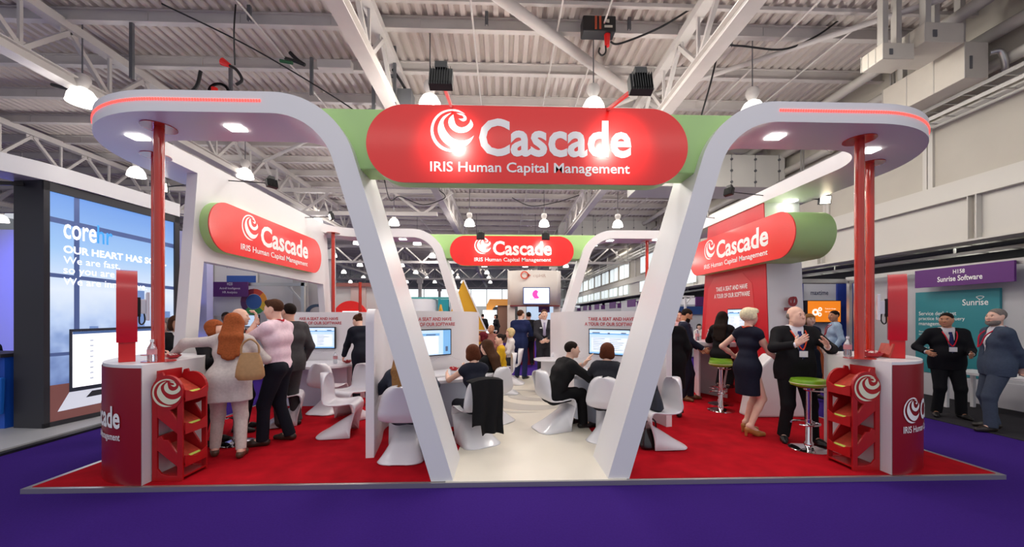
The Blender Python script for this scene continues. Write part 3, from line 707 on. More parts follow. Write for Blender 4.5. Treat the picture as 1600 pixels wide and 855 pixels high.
# ------------------------------------------------------------------ demo pods, desks, screens
SCR = M('screen_glow', (190, 216, 242), em=.7); SCRB = M('screen_blue', (120, 176, 226), em=.65); SCRD = M('screen_ink', (92, 110, 140), em=.35); SCRW = M('screen_white', (226, 236, 248), em=.72)
TXTR = M('panel_red_lettering', (196, 52, 66), .5)
def screen(c, xd, w, h, label, style=0, parent=None):
    """flat monitor facing xd x up"""
    c = Vector(c); xd = Vector(xd).normalized(); u = V(0, 0, 1); n = xd.cross(u); R = Matrix((xd, -n, u)).transposed()
    r = thing('wall_screen', label, 'screen', c)
    b = B(); b.box(c, (w, .05, h), R=R); cs = b.make('casing', BLACK, r, bevel=.004)
    F = lambda x, y, o: c+xd*x+u*y+n*(.0255+o)
    def q(b, x0, y0, x1, y1, o): b.add([F(x0, y0, o), F(x1, y0, o), F(x1, y1, o), F(x0, y1, o)], [(0, 1, 2, 3)])
    a, d = w/2-.018, h/2-.018
    b = B(); q(b, -a, -d, a, d, .0)
    ms = [SCR, SCRB, SCRD, SCRW]
    rnd = random.Random(int(c.x*91+c.y*7))
    if style == 0:
        b.mat(3); q(b, -a, d-.05, a, d-.03, .001); q(b, -a*.9, -d*.8, a*.9, d*.35, .001)
        b.mat(1); q(b, -a, d*.62, a, d-.055, .001); q(b, -a, -d, a, -d+.02, .001)
        b.mat(2); q(b, -a*.85, d*.72, -a*.45, d*.8, .002); q(b, -.02, d*.66, .02, d*.78, .002); q(b, a*.6, d*.72, a*.85, d*.8, .002)
        for k in range(7):
            y = d*.25-k*d*.15; x0 = -a*.8
            for j in range(2): q(b, x0+j*a*.85, y, x0+j*a*.85+a*(.3+.4*rnd.random()), y+.006, .002)
    elif style == 1:
        b.mat(3); q(b, -a*.5, -d*.9, a*.35, d*.75, .001); b.mat(1); q(b, a*.6, -d, a, d, .001); q(b, -a, d*.55, a*.4, d*.75, .002)
        b.mat(2); q(b, -a*.3, d*.6, a*.2, d*.68, .003); q(b, a*.72, -d*.75, a*.85, -d*.35, .003)
    b.make('display', ms, cs, weld=False)
    return r
def slab_wall(pts, z0, z1, th, r=.12):
    """upright panel following pts in plan, rounded top corners at its two ends"""
    P = [Vector((x, y)) for x, y in pts]; fine = []
    d = [0]
    for k in range(1, len(P)): d.append(d[-1]+(P[k]-P[k-1]).length)
    L = d[-1]; N = int(L/.03)
    b = B(); rows = []
    for i in range(N+1):
        s = L*i/N; j = max(k for k in range(len(P)-1) if d[k] <= s+1e-9); f = (s-d[j])/(d[j+1]-d[j]); p = P[j].lerp(P[j+1], f)
        t0 = (P[j+1]-P[j]).normalized()
        tt = t0
        n = Vector((-tt.y, tt.x)); e = min(s, L-s); zt = z1-(r-math.sqrt(max(0, r*r-(r-e)**2)) if e < r else 0)
        a, c = p+n*th/2, p-n*th/2
        rows.append([V(a.x, a.y, z0), V(a.x, a.y, zt), V(c.x, c.y, zt), V(c.x, c.y, z0)])
    b.grid(rows, True)
    for w in (rows[0], rows[-1]): b.add(w, [(0, 1, 2, 3)])
    return b
def smooth2(pts, n=6): return [(p.x, p.y) for p in crom([(x, y, 0) for x, y in pts], n)]
PODW = M('pod_white', (240, 235, 239), .4)
def pod(pts, label, face, xd, deskpts, tl):
    """face = centre of the front panel, xd along its text"""
    r = thing('demo_pod', label, 'demo pod', (face[0], face[1], 0))
    slab_wall(pts, 0, 1.69, .09, .16).make('partition', PODW, r, smooth=True)
    xd = Vector(xd).normalized(); n = xd.cross(V(0, 0, 1)); f = V(face[0], face[1], 0)+n*.05
    for s, z, w in (('TAKE A SEAT AND HAVE', 1.535, .80), ('A TOUR OF OUR SOFTWARE', 1.45, .93)):
        b = B(); put_text(b, s, f+V(0, 0, z), xd, (0, 0, 1), w, .058, .02, align='c'); b.make('lettering', TXTR, r, label='red lettering')
    b = B(); rnd = random.Random(3)
    for k in range(34):
        t = k/33*2-1; p = f+xd*(t*.55)+V(0, 0, .93-.05*math.cos(t*PI*2)); b.box(p+n*.002, (.012, .004, .004), R=Matrix((xd, -n, V(0, 0, 1))).transposed())
    b.make('dotted_line', M('dotted_grey', (176, 170, 180), .6), r, weld=False)
    # desk
    b = B(); b.prism([(x, y, .70) for x, y in deskpts], (0, 0, .045)); b.make('desk_top', WHITEP, r, smooth=True, bevel=.006)
    c = sum((Vector((x, y, 0)) for x, y in deskpts), Vector())/len(deskpts)
    q = [(c.x+(x-c.x)*.62+(f.x-c.x)*.3, c.y+(y-c.y)*.62+(f.y-c.y)*.3) for x, y in deskpts]
    b = B(); b.prism([(x, y, 0) for x, y in q], (0, 0, .70)); b.make('desk_base', M('desk_base_blue', (196, 206, 226), .5), r, smooth=True)
    if tl: screen(f+n*.03+V(0, 0, 1.185), xd, .73, .43, tl, 1 if 'left of the aisle' in tl else 0)
def halfdesk(c, xd, w, dep, inset=.06):
    xd = Vector(xd).normalized(); n = xd.cross(V(0, 0, 1)); c = V(c[0], c[1], 0)+n*inset
    return [tuple((c+xd*x+n*y)[:2]) for x, y in [(-w/2, 0)]+[(-w/2*math.cos(t)**.7 if math.cos(t) > 0 else w/2*abs(math.cos(t))**.7, dep*(.35+.65*math.sin(t)**.8)) for t in np.linspace(.001, PI-.001, 17)]+[(w/2, 0)]]
# left rear pod: faces straight out
pod(smooth2([(-4.35, 7.3), (-4.2, 7.62), (-3.9, 7.72), (-2.9, 7.72), (-2.5, 7.8), (-2.35, 8.2), (-2.3, 9.0)]), 'white demo pod with desk at the left, fully visible screen', (-3.63, 7.72), (1, 0, 0), halfdesk((-3.55, 7.72), (1, 0, 0), 1.75, 1.0), 'wall screen on the left rear pod beside the standing dark-suited woman')
pod(smooth2([(-1.5, 4.40), (-1.6, 5.0), (-1.72, 5.55), (-1.62, 5.9), (-1.22, 6.22), (-.8, 6.56), (-.62, 6.9), (-.56, 7.4), (-.54, 8.1)]), 'white demo pod left of the aisle, half hidden by the leaning arch', (-1.19, 6.23), (.766, .643, 0), halfdesk((-1.12, 6.2), (.766, .643, 0), 1.35, 1.0), 'wall screen left of the aisle, partly hidden by the leaning arch')
pod(smooth2([(1.12, 8.6), (1.14, 7.6), (1.16, 7.05), (1.34, 6.72), (1.75, 6.32), (2.2, 5.96), (2.36, 5.75), (2.42, 5.5)]), 'white demo pod right of the aisle behind the seated man in black', (1.80, 6.28), (.766, -.643, 0), halfdesk((1.75, 6.25), (.766, -.643, 0), 1.3, .95), 'wall screen right of the aisle above the seated woman')
pod(smooth2([(1.3, 8.85), (1.7, 9.0), (2.2, 9.05), (2.9, 9.1)]), 'white demo pod at the back right of the aisle', (2.2, 9.05), (-1, 0, 0), halfdesk((2.0, 9.05), (-1, 0, 0), 1.3, .7), None)
screen((4.43, 7.02, 1.53), (0, -1, 0), .72, .44, 'wall screen on the red demo wall behind the blonde woman', 0)
# round white side table of the rear pod and bar desk on the red wall
r = thing('round_table', 'small round white table behind the seated man in black', 'table', (1.0, 7.7, 0))
B().lathe([(.0, .72), (.34, .72), (.35, .735), (.34, .75), (0, .75)], (.98, 7.75, 0), 28).make('table_top', WHITEP, r, smooth=True)
B().lathe([(.2, 0), (.2, .72)], (.98, 7.75, 0), 20).make('pedestal', WHITEP, r, smooth=True)
r = thing('bar_desk', 'white bar-height desk with angled legs in front of the red wall', 'desk', (3.9, 7.5, 0))
b = B(); b.prism([(4.45, 7.15, 1.02), (4.14, 7.15, 1.02), (3.92, 7.32, 1.02), (3.84, 7.6, 1.02), (3.84, 8.15, 1.02), (4.45, 8.15, 1.02)], (0, 0, .09)); b.make('desk_top', WHITEP, r, smooth=True, bevel=.01)
b = B(); b.prism([(4.1, 8.1, 0), (4.13, 8.1, 0), (3.93, 7.5, 0), (3.9, 7.5, 0)], (0, 0, 1.02)); b.make('desk_leg', WHITEP, r)
b = B(); b.prism([(4.1, 8.1, 0), (4.42, 7.4, 0), (4.42, 7.45, 0), (4.13, 8.12, 0)], (0, 0, 1.02)); b.make('desk_leg', WHITEP, r)
bottle((3.98, 7.72, 1.112), 'water bottle on the bar desk beside the man with the badge', 1.2); bottle((4.06, 7.42, 1.112), 'water bottle on the bar desk beside the seated woman in black', 1.2)
# things on the pod desks
bottle((-3.05, 7.12, .747), 'water bottle on the left rear pod desk', 1.15)
sweets((-2.86, 7.2, .747), 'red sweet bowl on the left rear pod desk', .75)
sweets((-.72, 5.75, .80), 'red sweets heaped in a white pot on the aisle-side pod desk', .7)
tag(B().lathe([(.05, .747), (.06, .80), (.0, .80)], (-.72, 5.75, 0), 20).make('pot', WHITEP, smooth=True), 'white pot under the red sweets on the aisle-side desk', 'pot')
def keyboard(c, rz, label):
    c = Vector(c); r = thing('keyboard', label, 'keyboard', c); R = Matrix.Rotation(rz, 3, 'Z')
    B().box(c+V(0, 0, .008), (.42, .14, .016), R=R).make('tray', WHITEP, r)
    b = B()
    for i in range(14):
        for j in range(5): b.box(c+R@V(-.19+i*.029, -.052+j*.026, .018), (.024, .021, .006), R=R)
    b.make('keys', WHITE, r, weld=False)
keyboard((-3.75, 6.95, .747), 0, 'white keyboard on the left rear pod desk'); keyboard((-.95, 5.45, .747), .7, 'white keyboard on the desk left of the aisle under the typing hand')

# ---- white cantilever chairs (one sheet, S-shaped)
def panton():
    r = thing('cantilever_chair', 'x', 'chair', (0, 0, 0))
    prof = crom([(0, -.255, .835), (0, -.235, .75), (0, -.205, .6), (0, -.18, .5), (0, -.12, .425), (0, 0, .405), (0, .12, .425), (0, .19, .44), (0, .235, .41), (0, .235, .34)], 5)
    N = len(prof); nv = 15; rows = []
    for k, p in enumerate(prof):
        t = k/(N-1)
        top = min(1, (k+.15)/17); w = .25*math.sqrt(max(.0, 1-(1-top)**2.3)) if k < 17 else .25-.01*math.sin((t-.2)*PI)
        row = []
        for j in range(nv):
            v = -1+2*j/(nv-1); curl = abs(v)**4
            back = max(0, 1-t*2.4); seat = max(0, 1-abs(t-.55)*3)
            row.append(V(w*v, p.y+.075*curl*back+.02*back*v*v*2, p.z+.035*curl*seat-(.012*curl if t > .85 else 0)))
        rows.append(row)
    B().grid(rows).make('seat_shell', WHITEP, r, smooth=True, solid=.014)
    foot = crom([(0, .235, .345), (0, .20, .295), (0, .12, .245), (0, .02, .185), (0, -.09, .115), (0, -.19, .05), (0, -.275, .008)], 5)
    rows = []; N = len(foot)
    for k, p in enumerate(foot):
        t = k/(N-1); w = .238-.02*math.sin(min(1, t*1.4)*PI)+.012*t
        if t > .78: w *= math.sqrt(max(.02, 1-((t-.78)/.235)**2))
        row = []
        for j in range(nv):
            v = -1+2*j/(nv-1); g = min(1, t*3.2+.03)*abs(v)**5
            e = abs(v)**5*(1 if t < .45 else max(0, 1-(t-.45)/.3)); row.append(V(w*v, p.y+(.18-p.y)*e*min(1, t*4), max(.004, p.z*(1-g))))
        rows.append(row)
    B().grid(rows).make('base_sheet', WHITEP, r, smooth=True, solid=.014)
    return r
proto = panton(); ch0 = True
R_ = math.radians
for x, y, h, lb in (
    (-1.12, 4.42, 0, 'nearest white cantilever chair, seen from behind under the woman in grey-blue'),
    (-2.2, 5.3, -84, 'empty white cantilever chair on red carpet, nearest of the left group'),
    (-2.35, 6.15, 148, 'empty white cantilever chair facing out behind the nearest empty one'),
    (-2.95, 6.55, -12, 'white cantilever chair pushed to the left rear pod desk'),
    (-3.25, 5.85, -68, 'white cantilever chair behind the man in the pink shirt'),
    (-.33, 4.9, 30, 'white cantilever chair under the sleeveless woman, a black jacket over its back'),
    (.72, 5.45, -70, 'white cantilever chair under the man in the black suit'),
    (1.38, 4.95, -32, 'white cantilever chair under the woman with the auburn bob'),
    (1.97, 4.74, 96, 'white cantilever chair holding a dark bag, right of the right arch'),
    (-.12, 5.9, 50, 'white cantilever chair under the long-haired woman in black'),
    (.05, 8.0, 95, 'white cantilever chair under the woman in yellow'),
    (.95, 8.25, 65, 'empty white cantilever chair behind the man in the blue suit, right side'),
    (.25, 9.15, 80, 'white cantilever chair under the blonde woman at the back')):
    if ch0: proto.location = (x, y, .004); proto.rotation_euler = (0, 0, R_(h)); tag(proto, lb, None, 'white cantilever chairs'); ch0 = False
    else: dup(proto, (x, y, .004), R_(h), lb, 'white cantilever chairs')
# ---- bar stools
def stool():
    r = thing('bar_stool', 'x', 'stool', (0, 0, 0))
    B().lathe([(0, .745), (.14, .75), (.19, .775), (.2, .81), (.185, .845), (.15, .85), (0, .835)], (0, 0, 0), 32, 1.0, .92).make('seat', GREENS, r, smooth=True)
    B().lathe([(.195, .79), (.203, .80), (.195, .81)], (0, 0, 0), 32, 1.0, .92).make('seat_piping', M('lime_piping', (206, 214, 150), .4), r, smooth=True)
    B().lathe([(0, .74), (.06, .74), (.06, .72), (.028, .7), (.028, .36), (.036, .36), (.036, .1), (.05, .08), (0.05, .05), (.1, .035), (.19, .018), (.21, .008), (.21, 0), (0, 0)], (0, 0, 0), 28).make('column', CHROME, r, smooth=True)
    b = B(); b.tube([V(.15*math.cos(t), .13*math.sin(t)+.05, .3) for t in np.linspace(-2.6, 2.6+3.14*0, 22)], .011); b.bar((0, 0, .3), (.14, .05, .3), .02); b.make('footrest', CHROME, r, smooth=True)
    b = B(); b.tube([V(.03, 0, .7), V(.2, -.02, .69), V(.24, -.03, .70)], .008); b.make('height_lever', CHROME, r, smooth=True)
    return r
s0 = stool(); s0.location = (3.70, 4.52, .001); tag(s0, 'green bar stool on a chrome base in front of the man in black', None, 'green bar stools')
dup(s0, (3.72, 6.42, .001), .5, 'green bar stool left of the blonde woman, below the seated woman', 'green bar stools')
dup(s0, (3.98, 6.88, .001), 1.2, 'green bar stool the long-haired woman in black sits on', 'green bar stools')
dup(s0, (-3.36, 4.97, .001), 2.2, 'bar stool by the left counter, only its chrome base showing between legs', 'green bar stools')
# ---- bags and a jacket
LEATH = M('tan_leather', (176, 134, 88), .5, noise=.1); NAVYB = M('navy_bag', (30, 34, 48), .6); BLKL = M('black_patent', (24, 20, 22), .18, coat=.5)
# ------------------------------------------------------------------ people: smooth distance-field bodies, clothes as shells of their own
def surface(prims, res, k=.03, carve=()):
    """prims: ('c',a,b,ra,rb,clip) tapered capsule | ('e',c,R,r) ellipsoid | each blended smoothly; carve: functions(P)->distance (inside kept <0)"""
    lo = np.full(3, 1e9); hi = -lo; bb = []
    for p in prims:
        if p[0] == 'c':
            m = max(p[3], p[4]); a, b = np.array(p[1]), np.array(p[2]); l, h = np.minimum(a, b)-m, np.maximum(a, b)+m
        else:
            m = max(p[3]); l, h = np.array(p[1])-m, np.array(p[1])+m
        bb.append((l, h)); lo = np.minimum(lo, l); hi = np.maximum(hi, h)
    mg = k+2.5*res; lo = lo-mg; n = np.ceil((hi+mg-lo)/res).astype(int)+1
    D = np.full(n, .2, np.float32)
    for p, (l, h) in zip(prims, bb):
        i0 = np.maximum(0, np.floor((l-mg-lo)/res).astype(int)); i1 = np.minimum(n, np.ceil((h+mg-lo)/res).astype(int)+1)
        ax = [(lo[d]+res*np.arange(i0[d], i1[d])).astype(np.float32) for d in range(3)]
        X, Y, Z = ax[0][:, None, None], ax[1][None, :, None], ax[2][None, None, :]
        if p[0] == 'c':
            a, b = np.array(p[1]), np.array(p[2]); ab = b-a; L2 = max(float(ab@ab), 1e-9)
            t = np.clip(((X-a[0])*ab[0]+(Y-a[1])*ab[1]+(Z-a[2])*ab[2])/L2, 0, 1)
            d = np.sqrt((X-a[0]-t*ab[0])**2+(Y-a[1]-t*ab[1])**2+(Z-a[2]-t*ab[2])**2)-(p[3]+(p[4]-p[3])*t)
            if len(p) > 5 and p[5]:
                u = ab/math.sqrt(L2); d = np.maximum(d, (X-b[0])*u[0]+(Y-b[1])*u[1]+(Z-b[2])*u[2])
        else:
            R = np.array(p[2]); q = [((X-p[1][0])*R[0][j]+(Y-p[1][1])*R[1][j]+(Z-p[1][2])*R[2][j])/p[3][j] for j in range(3)]
            s = np.sqrt(q[0]**2+q[1]**2+q[2]**2); d = (s-1)*min(p[3])*(1+.0*s)
        S = D[i0[0]:i1[0], i0[1]:i1[1], i0[2]:i1[2]]
        kk = p[6] if len(p) > 6 else k
        hh = np.maximum(kk-np.abs(S-d), 0)/max(kk, 1e-6)
        S[...] = np.minimum(S, d)-hh*hh*kk*.25
    if carve:
        X = (lo[0]+res*np.arange(n[0]))[:, None, None]; Y = (lo[1]+res*np.arange(n[1]))[None, :, None]; Z = (lo[2]+res*np.arange(n[2]))[None, None, :]
        for c in carve: D = np.maximum(D, c(X, Y, Z).astype(np.float32))
    # surface nets
    I = D < 0
    c8 = [I[i:n[0]-1+i, j:n[1]-1+j, l:n[2]-1+l] for i in (0, 1) for j in (0, 1) for l in (0, 1)]
    s = sum(c.astype(np.int8) for c in c8); act = (s > 0) & (s < 8); idx = np.argwhere(act)
    if len(idx) == 0: return [], []
    num = -np.ones(act.shape, np.int64); num[act] = np.arange(len(idx))
    acc = np.zeros((len(idx), 3)); cnt = np.zeros(len(idx))
    off = [(i, j, l) for i in (0, 1) for j in (0, 1) for l in (0, 1)]
    dv = [D[idx[:, 0]+o[0], idx[:, 1]+o[1], idx[:, 2]+o[2]] for o in off]
    for a in range(8):
        for b in range(a+1, 8):
            if sum(abs(off[a][d]-off[b][d]) for d in range(3)) != 1: continue
            m = (dv[a] < 0) != (dv[b] < 0); t = np.where(m, dv[a]/(dv[a]-dv[b]+1e-12), 0)
            P = np.array(off[a])+t[:, None]*(np.array(off[b])-np.array(off[a])); acc += P*m[:, None]; cnt += m
    vs = lo+res*(idx+acc/cnt[:, None])
    fs = []
    for ax in range(3):
        o1, o2 = [d for d in range(3) if d != ax]
        sl0 = [slice(None)]*3; sl1 = [slice(None)]*3; sl0[ax] = slice(0, -1); sl1[ax] = slice(1, None)
        e = I[tuple(sl0)] != I[tuple(sl1)]; q = np.argwhere(e); q = q[(q[:, o1] > 0) & (q[:, o2] > 0) & (q[:, o1] < n[o1]-1) & (q[:, o2] < n[o2]-1)]
        if not len(q): continue
        u = np.zeros(3, int); u[o1] = 1; w = np.zeros(3, int); w[o2] = 1
        f = np.stack([num[tuple((q-du).T)] for du in (0*u, u, u+w, w)], 1)
        fs.append(f[(f >= 0).all(1)])
    return vs, np.concatenate(fs) if fs else []
def solid(name, surf, mat, parent, label=None):
    vs, fs = surf
    if len(fs) == 0: return None
    me = bpy.data.meshes.new(name); me.from_pydata(vs.tolist() if hasattr(vs, 'tolist') else vs, [], fs.tolist() if hasattr(fs, 'tolist') else fs)
    me.materials.append(mat)
    bm = bmesh.new(); bm.from_mesh(me); bmesh.ops.recalc_face_normals(bm, faces=bm.faces); bm.to_mesh(me); bm.free()
    me.polygons.foreach_set('use_smooth', [True]*len(me.polygons))
    o = bpy.data.objects.new(name, me); COL.objects.link(o); o.parent = parent
    if label: o['label'] = label
    return o
def join(*S):
    V_ = []; F_ = []; n = 0
    for vs, fs in S:
        if len(fs) == 0: continue
        V_.append(np.asarray(vs)); F_.append(np.asarray(fs)+n); n += len(vs)
    return np.concatenate(V_), np.concatenate(F_)

SKIN = {'p': (224, 172, 148), 'l': (236, 190, 168), 'm': (198, 140, 108), 'd': (96, 62, 48)}
HAIR = {'dark': (32, 22, 18), 'brown': (74, 46, 30), 'auburn': (92, 48, 28), 'red': (150, 78, 40), 'blonde': (214, 190, 140), 'plat': (232, 220, 184), 'grey': (124, 116, 110), 'sandy': (150, 108, 66), 'wine': (96, 22, 34)}
CL = {}
def cloth(rgb): return M('cloth_%d_%d_%d' % rgb, rgb, .85, noise=.10, scale=40, bump=.08, spec=.2)
def nrm(v):
    v = np.array(v, float); return v/max(np.linalg.norm(v), 1e-9)
def ik(a, t, l1, l2, hint):
    a = np.array(a, float); t = np.array(t, float); d = t-a; L = np.linalg.norm(d); mx = (l1+l2)*.995
    if L > mx: t = a+d/L*mx; d = t-a; L = mx
    L = max(L, abs(l1-l2)+.02); u = d/np.linalg.norm(d); h = np.array(hint, float); h = h-u*(h@u); h = nrm(h)
    c = (l1*l1-l2*l2+L*L)/(2*L); e = math.sqrt(max(0, l1*l1-c*c))
    return a+u*c+h*e, a+u*L

def person(label, x, y, heading, H=1.75, sex='m', g=1.0, skin='p', hair='dark', hs='short', pose='stand', seat=.46, lean=0, side=0, twist=0, head=(0, 0), hl=None, hr=None,
           el=None, er=None, feet=None, top=('jacket', (28, 28, 34)), legs=('trousers', (26, 26, 32)), shoes=(24, 20, 20), shirt=None, tie=None, lany=None, badge=False, beard=False, res=.011, hem=None,
           bag=None, z0=0, sleeve=1.0, curl=.5, handdir=(None, None), thumb=(None, None), glasses=False, shoulder=None, hcut=None, heels=False, strap=False, collar=None, group=None):
    s = H/1.75; f = sex == 'f'
    r = thing('person', label, 'person', (x, y, z0), group, R_(heading))
    up = np.array([0, 0, 1.]); A = np.array
    sit = pose == 'sit'
    ph = (seat+.10*s) if sit else .525*H
    P = A([0, -.02*s if not sit else 0, ph])
    la, sa, tw = R_(lean), R_(side), R_(twist)
    u = nrm([math.sin(sa), math.sin(la), math.cos(la)*math.cos(sa)])
    rs = nrm([math.cos(tw), math.sin(tw), 0]); rs = nrm(rs-u*(rs@u)); fw = np.cross(u, rs)
    T = lambda a, b, c: P+rs*a*s+fw*b*s+u*c*s            # torso frame
    hx = A([1., 0, 0])
    sw = (.198 if not f else .162)*(1+.25*(g-1)) if shoulder is None else shoulder
    hy, hp = R_(head[0]), R_(head[1])
    hf0 = nrm(A([-math.sin(hy+tw*1.0), math.cos(hy+tw), 0])); hf = nrm(hf0*math.cos(hp)+up*math.sin(hp)); hrt = nrm(np.cross(hf, up)); hu = np.cross(hrt, hf)
    N = T(0, .0, .545); Hc = N+nrm(u*.6+hu*.8)*.155*s+hf*.02*s
    HR = np.stack([hrt, hf, hu], 1); hd = lambda a, b, c: Hc+HR@A([a, b, c])*s
    torso_k = .07*s
    def torso(e, low=False, wide=1.0, upper=True):
        """trunk primitives grown by e"""
        gb = g if not f else g*.97
        L = [('c', T(-.07*gb, 0, .0), T(.07*gb, 0, .0), (.105*gb)*s+e, (.105*gb)*s+e, 0, torso_k)]
        if f: L += [('c', T(-.045*gb, .0, .17), T(.045*gb, .0, .17), (.088*gb)*s+e, (.088*gb)*s+e, 0, torso_k), ('c', T(-.07*gb, .01, .34), T(.07*gb, .01, .34), (.094*gb)*s+e, (.094*gb)*s+e, 0, torso_k),
                    ('c', T(-.07, .075*gb, .335), T(-.065, .07*gb, .33), .055*s+e, .055*s+e, 0, .04), ('c', T(.07, .075*gb, .335), T(.065, .07*gb, .33), .055*s+e, .055*s+e, 0, .04)]
        else: L += [('c', T(-.065*gb, .01, .17), T(.065*gb, .01, .17), (.1*gb)*s+e, (.1*gb)*s+e, 0, torso_k), ('c', T(-.088, .0, .35), T(.088, .0, .35), (.112*(1+(g-1)*.6))*s+e, (.112*(1+(g-1)*.6))*s+e, 0, torso_k)]
        if g > 1.12: L.append(('c', T(-.04, .06*g, .13), T(.04, .06*g, .13), .1*g*s+e, .1*g*s+e, 0, torso_k))
        if upper: L += [('c', T(-sw+.03, -.005, .485), T(sw-.03, -.005, .485), .058*s+e, .058*s+e, 0, torso_k), ('c', T(-.07, -.01, .53), T(.07, -.01, .53), .045*s+e*.8, .045*s+e*.8, 0, torso_k)]
        return L
    # arms
    ua, fa = .165*H, .148*H
    SH = [T(-sw, 0, .475), T(sw, 0, .475)]; EL = []; WR = []
    for i, (tgt, hint) in enumerate(((hl, el), (hr, er))):
        sg = -1 if i == 0 else 1
        if tgt is None: tgt = A([sg*(.25*(1+.5*(g-1)))*s, .06*s, ph-.02*s]) if not sit else A([sg*.14*s, .34*s, seat+.2*s])
        tgt = A(tgt)-0; h_ = hint if hint is not None else (sg*.5, -1, -.3)
        e_, w_ = ik(SH[i], tgt, ua, fa, h_); EL.append(e_); WR.append(w_)
    # legs
    th, sh = .245*H, .235*H; ankz = .045*H
    HJ = [P+A([-.085*s*g, 0, -.02*s]), P+A([.085*s*g, 0, -.02*s])]; KN = []; AN = []; TO = []
    if feet is None: feet = ((-.11, .02, 12), (.11, -.02, -12)) if not sit else ((-.12, .42, 5), (.12, .40, -5))
    for i in (0, 1):
        fx, fy, fa_ = feet[i][:3]; az = (feet[i][3] if len(feet[i]) > 3 else 0)+ankz+(.06*s if heels else 0)
        k_, a_ = ik(HJ[i], (fx*s, fy*s, az), th, sh, (0, 1, .35 if sit else 0)); KN.append(k_); AN.append(a_)
        t_ = A([-math.sin(R_(fa_)), math.cos(R_(fa_)), 0]); TO.append(t_)
    # hands
    def hand(i, res_):
        w, e = WR[i], EL[i]; d = nrm(w-e) if handdir[i] is None else nrm(handdir[i])
        t = thumb[i]
        if t is None: t = up if abs(d[2]) < .7 else A([0, 1., 0])
        t = nrm(A(t)-d*(A(t)@d)); pn = -np.cross(d, t) if i == 1 else np.cross(d, t)
        q = s*(.95 if f else 1.04); L = []
        base = w+d*.012*q
        for j, (o, ln) in enumerate(((.030, .07), (.010, .079), (-.011, .073), (-.030, .058))):
            kn = w+d*.088*q+t*o*q-pn*.0+d*(-.006*abs(j-1))*q
            L.append(('c', base+t*o*.55*q, kn, .0125*q, .0105*q, 0, .018))
            c1, c2 = curl*.6, curl*1.5
            d1 = d*math.cos(c1)+pn*math.sin(c1)+t*o*1.2; d2 = d*math.cos(c2)+pn*math.sin(c2)+t*o*1.2
            m = kn+nrm(d1)*ln*.52*q; L += [('c', kn, m, .0098*q, .0088*q, 0, .006), ('c', m, m+nrm(d2)*ln*.48*q, .0088*q, .0072*q, 0, .006)]
        tb = w+d*.03*q+t*.03*q; tm = tb+nrm(t*.75+d*.7+pn*.3)*.038*q
        L += [('c', w+d*.018*q+t*.012*q, tb, .014*q, .0125*q, 0, .015), ('c', tb, tm, .0115*q, .01*q, 0, .01), ('c', tm, tm+nrm(d*.9+t*.3+pn*.3)*.032*q, .0098*q, .008*q, 0, .008)]
        L.append(('c', w-d*.03, w+d*.012*q, .026*q*(.9 if f else 1), .022*q, 0, .02))
        return L
    # ---------------- body (one skin mesh)
    bf = .92 if f else 1.0
    body = torso(-.004)
    body += [('c', N-u*.05*s, Hc-hu*.05*s-hf*.02*s, .056*s*bf*(1+.3*(g-1)), .052*s*bf*(1+.3*(g-1)), 0, .03)]
    for i in (0, 1):
        body += [('c', SH[i], EL[i], .050*s*bf*(1+.4*(g-1)), .040*s*bf, 0, .05), ('c', EL[i], EL[i]*.55+WR[i]*.45, .040*s*bf, .037*s*bf, 0, .02), ('c', EL[i]*.55+WR[i]*.45, WR[i], .037*s*bf, .026*s*bf, 0, .02)]
        body += [('c', HJ[i], KN[i], .088*s*(g*.5+.5), .058*s, 0, .05), ('c', KN[i], KN[i]*.65+AN[i]*.35, .052*s, .05*s, 0, .02), ('c', KN[i]*.65+AN[i]*.35-TO[i]*.008, AN[i], .05*s, .035*s, 0, .02),
                 ('c', AN[i]-TO[i]*.03*s, AN[i]+TO[i]*.1*s-up*(.03+(.05 if heels else 0))*s, .034*s, .03*s, 0, .03)]
    # head
    hb = [('e', hd(0, -.012, .035), HR, (.077*s, .097*s, .088*s)), ('c', hd(-.022, .03, -.05), hd(.022, .03, -.05), .052*s, .052*s, 0, .04), ('c', hd(0, .062, -.088), hd(0, .06, -.09), .026*s, .024*s, 0, .03),
          ('c', hd(-.03, .045, -.01), hd(.03, .045, -.01), .042*s, .042*s, 0, .03), ('c', hd(-.03, .076, .03), hd(.03, .076, .03), .012*s, .012*s, 0, .02),
          ('c', hd(0, .088, .012), hd(0, .106, -.024), .008*s, .0135*s, 0, .012), ('c', hd(-.016, .084, -.056), hd(.016, .084, -.056), .009*s, .009*s, 0, .008)]
    for sg in (-1, 1): hb += [('e', hd(sg*.078, -.008, -.004), HR, (.010*s, .02*s, .032*s)), ('c', hd(sg*.035, .06, -.02), hd(sg*.03, .06, -.03), .022*s, .022*s, 0, .02)]
    if g > 1.15: hb += [('c', hd(-.03, .03, -.085), hd(.03, .03, -.085), .05*s, .05*s, 0, .05)]
    hb += [('c', N-u*.02*s, Hc-hu*.06*s-hf*.02*s, .056*s*bf*(1+.3*(g-1)), .053*s*bf*(1+.3*(g-1)), 0, .03)]
    hres = min(res*.62, .0075)
    eyes_c = [lambda X, Y, Z, c=hd(sg*.032, .097, .008): .015*s-np.sqrt((X-c[0])**2+(Y-c[1])**2+(Z-c[2])**2) for sg in (-1, 1)]
    hh_ = [surface(hand(i, hres), min(res*.6, .0065), .01) for i in (0, 1)]
    SK = M('skin_'+skin, SKIN[skin], .5, noise=.05, scale=14, spec=.35)
    if legs and legs[0] == 'tights': pass
    solid('body', join(surface(body, res, .03), surface(hb, hres, .02, eyes_c), *hh_), SK, r)
    # eyes, brows, lips
    E = B()
    for sg in (-1, 1): E.ell(hd(sg*.032, .083, .008), (.011*s, .006*s, .0065*s), 8, Matrix(HR.tolist()))
    E.mat(1)
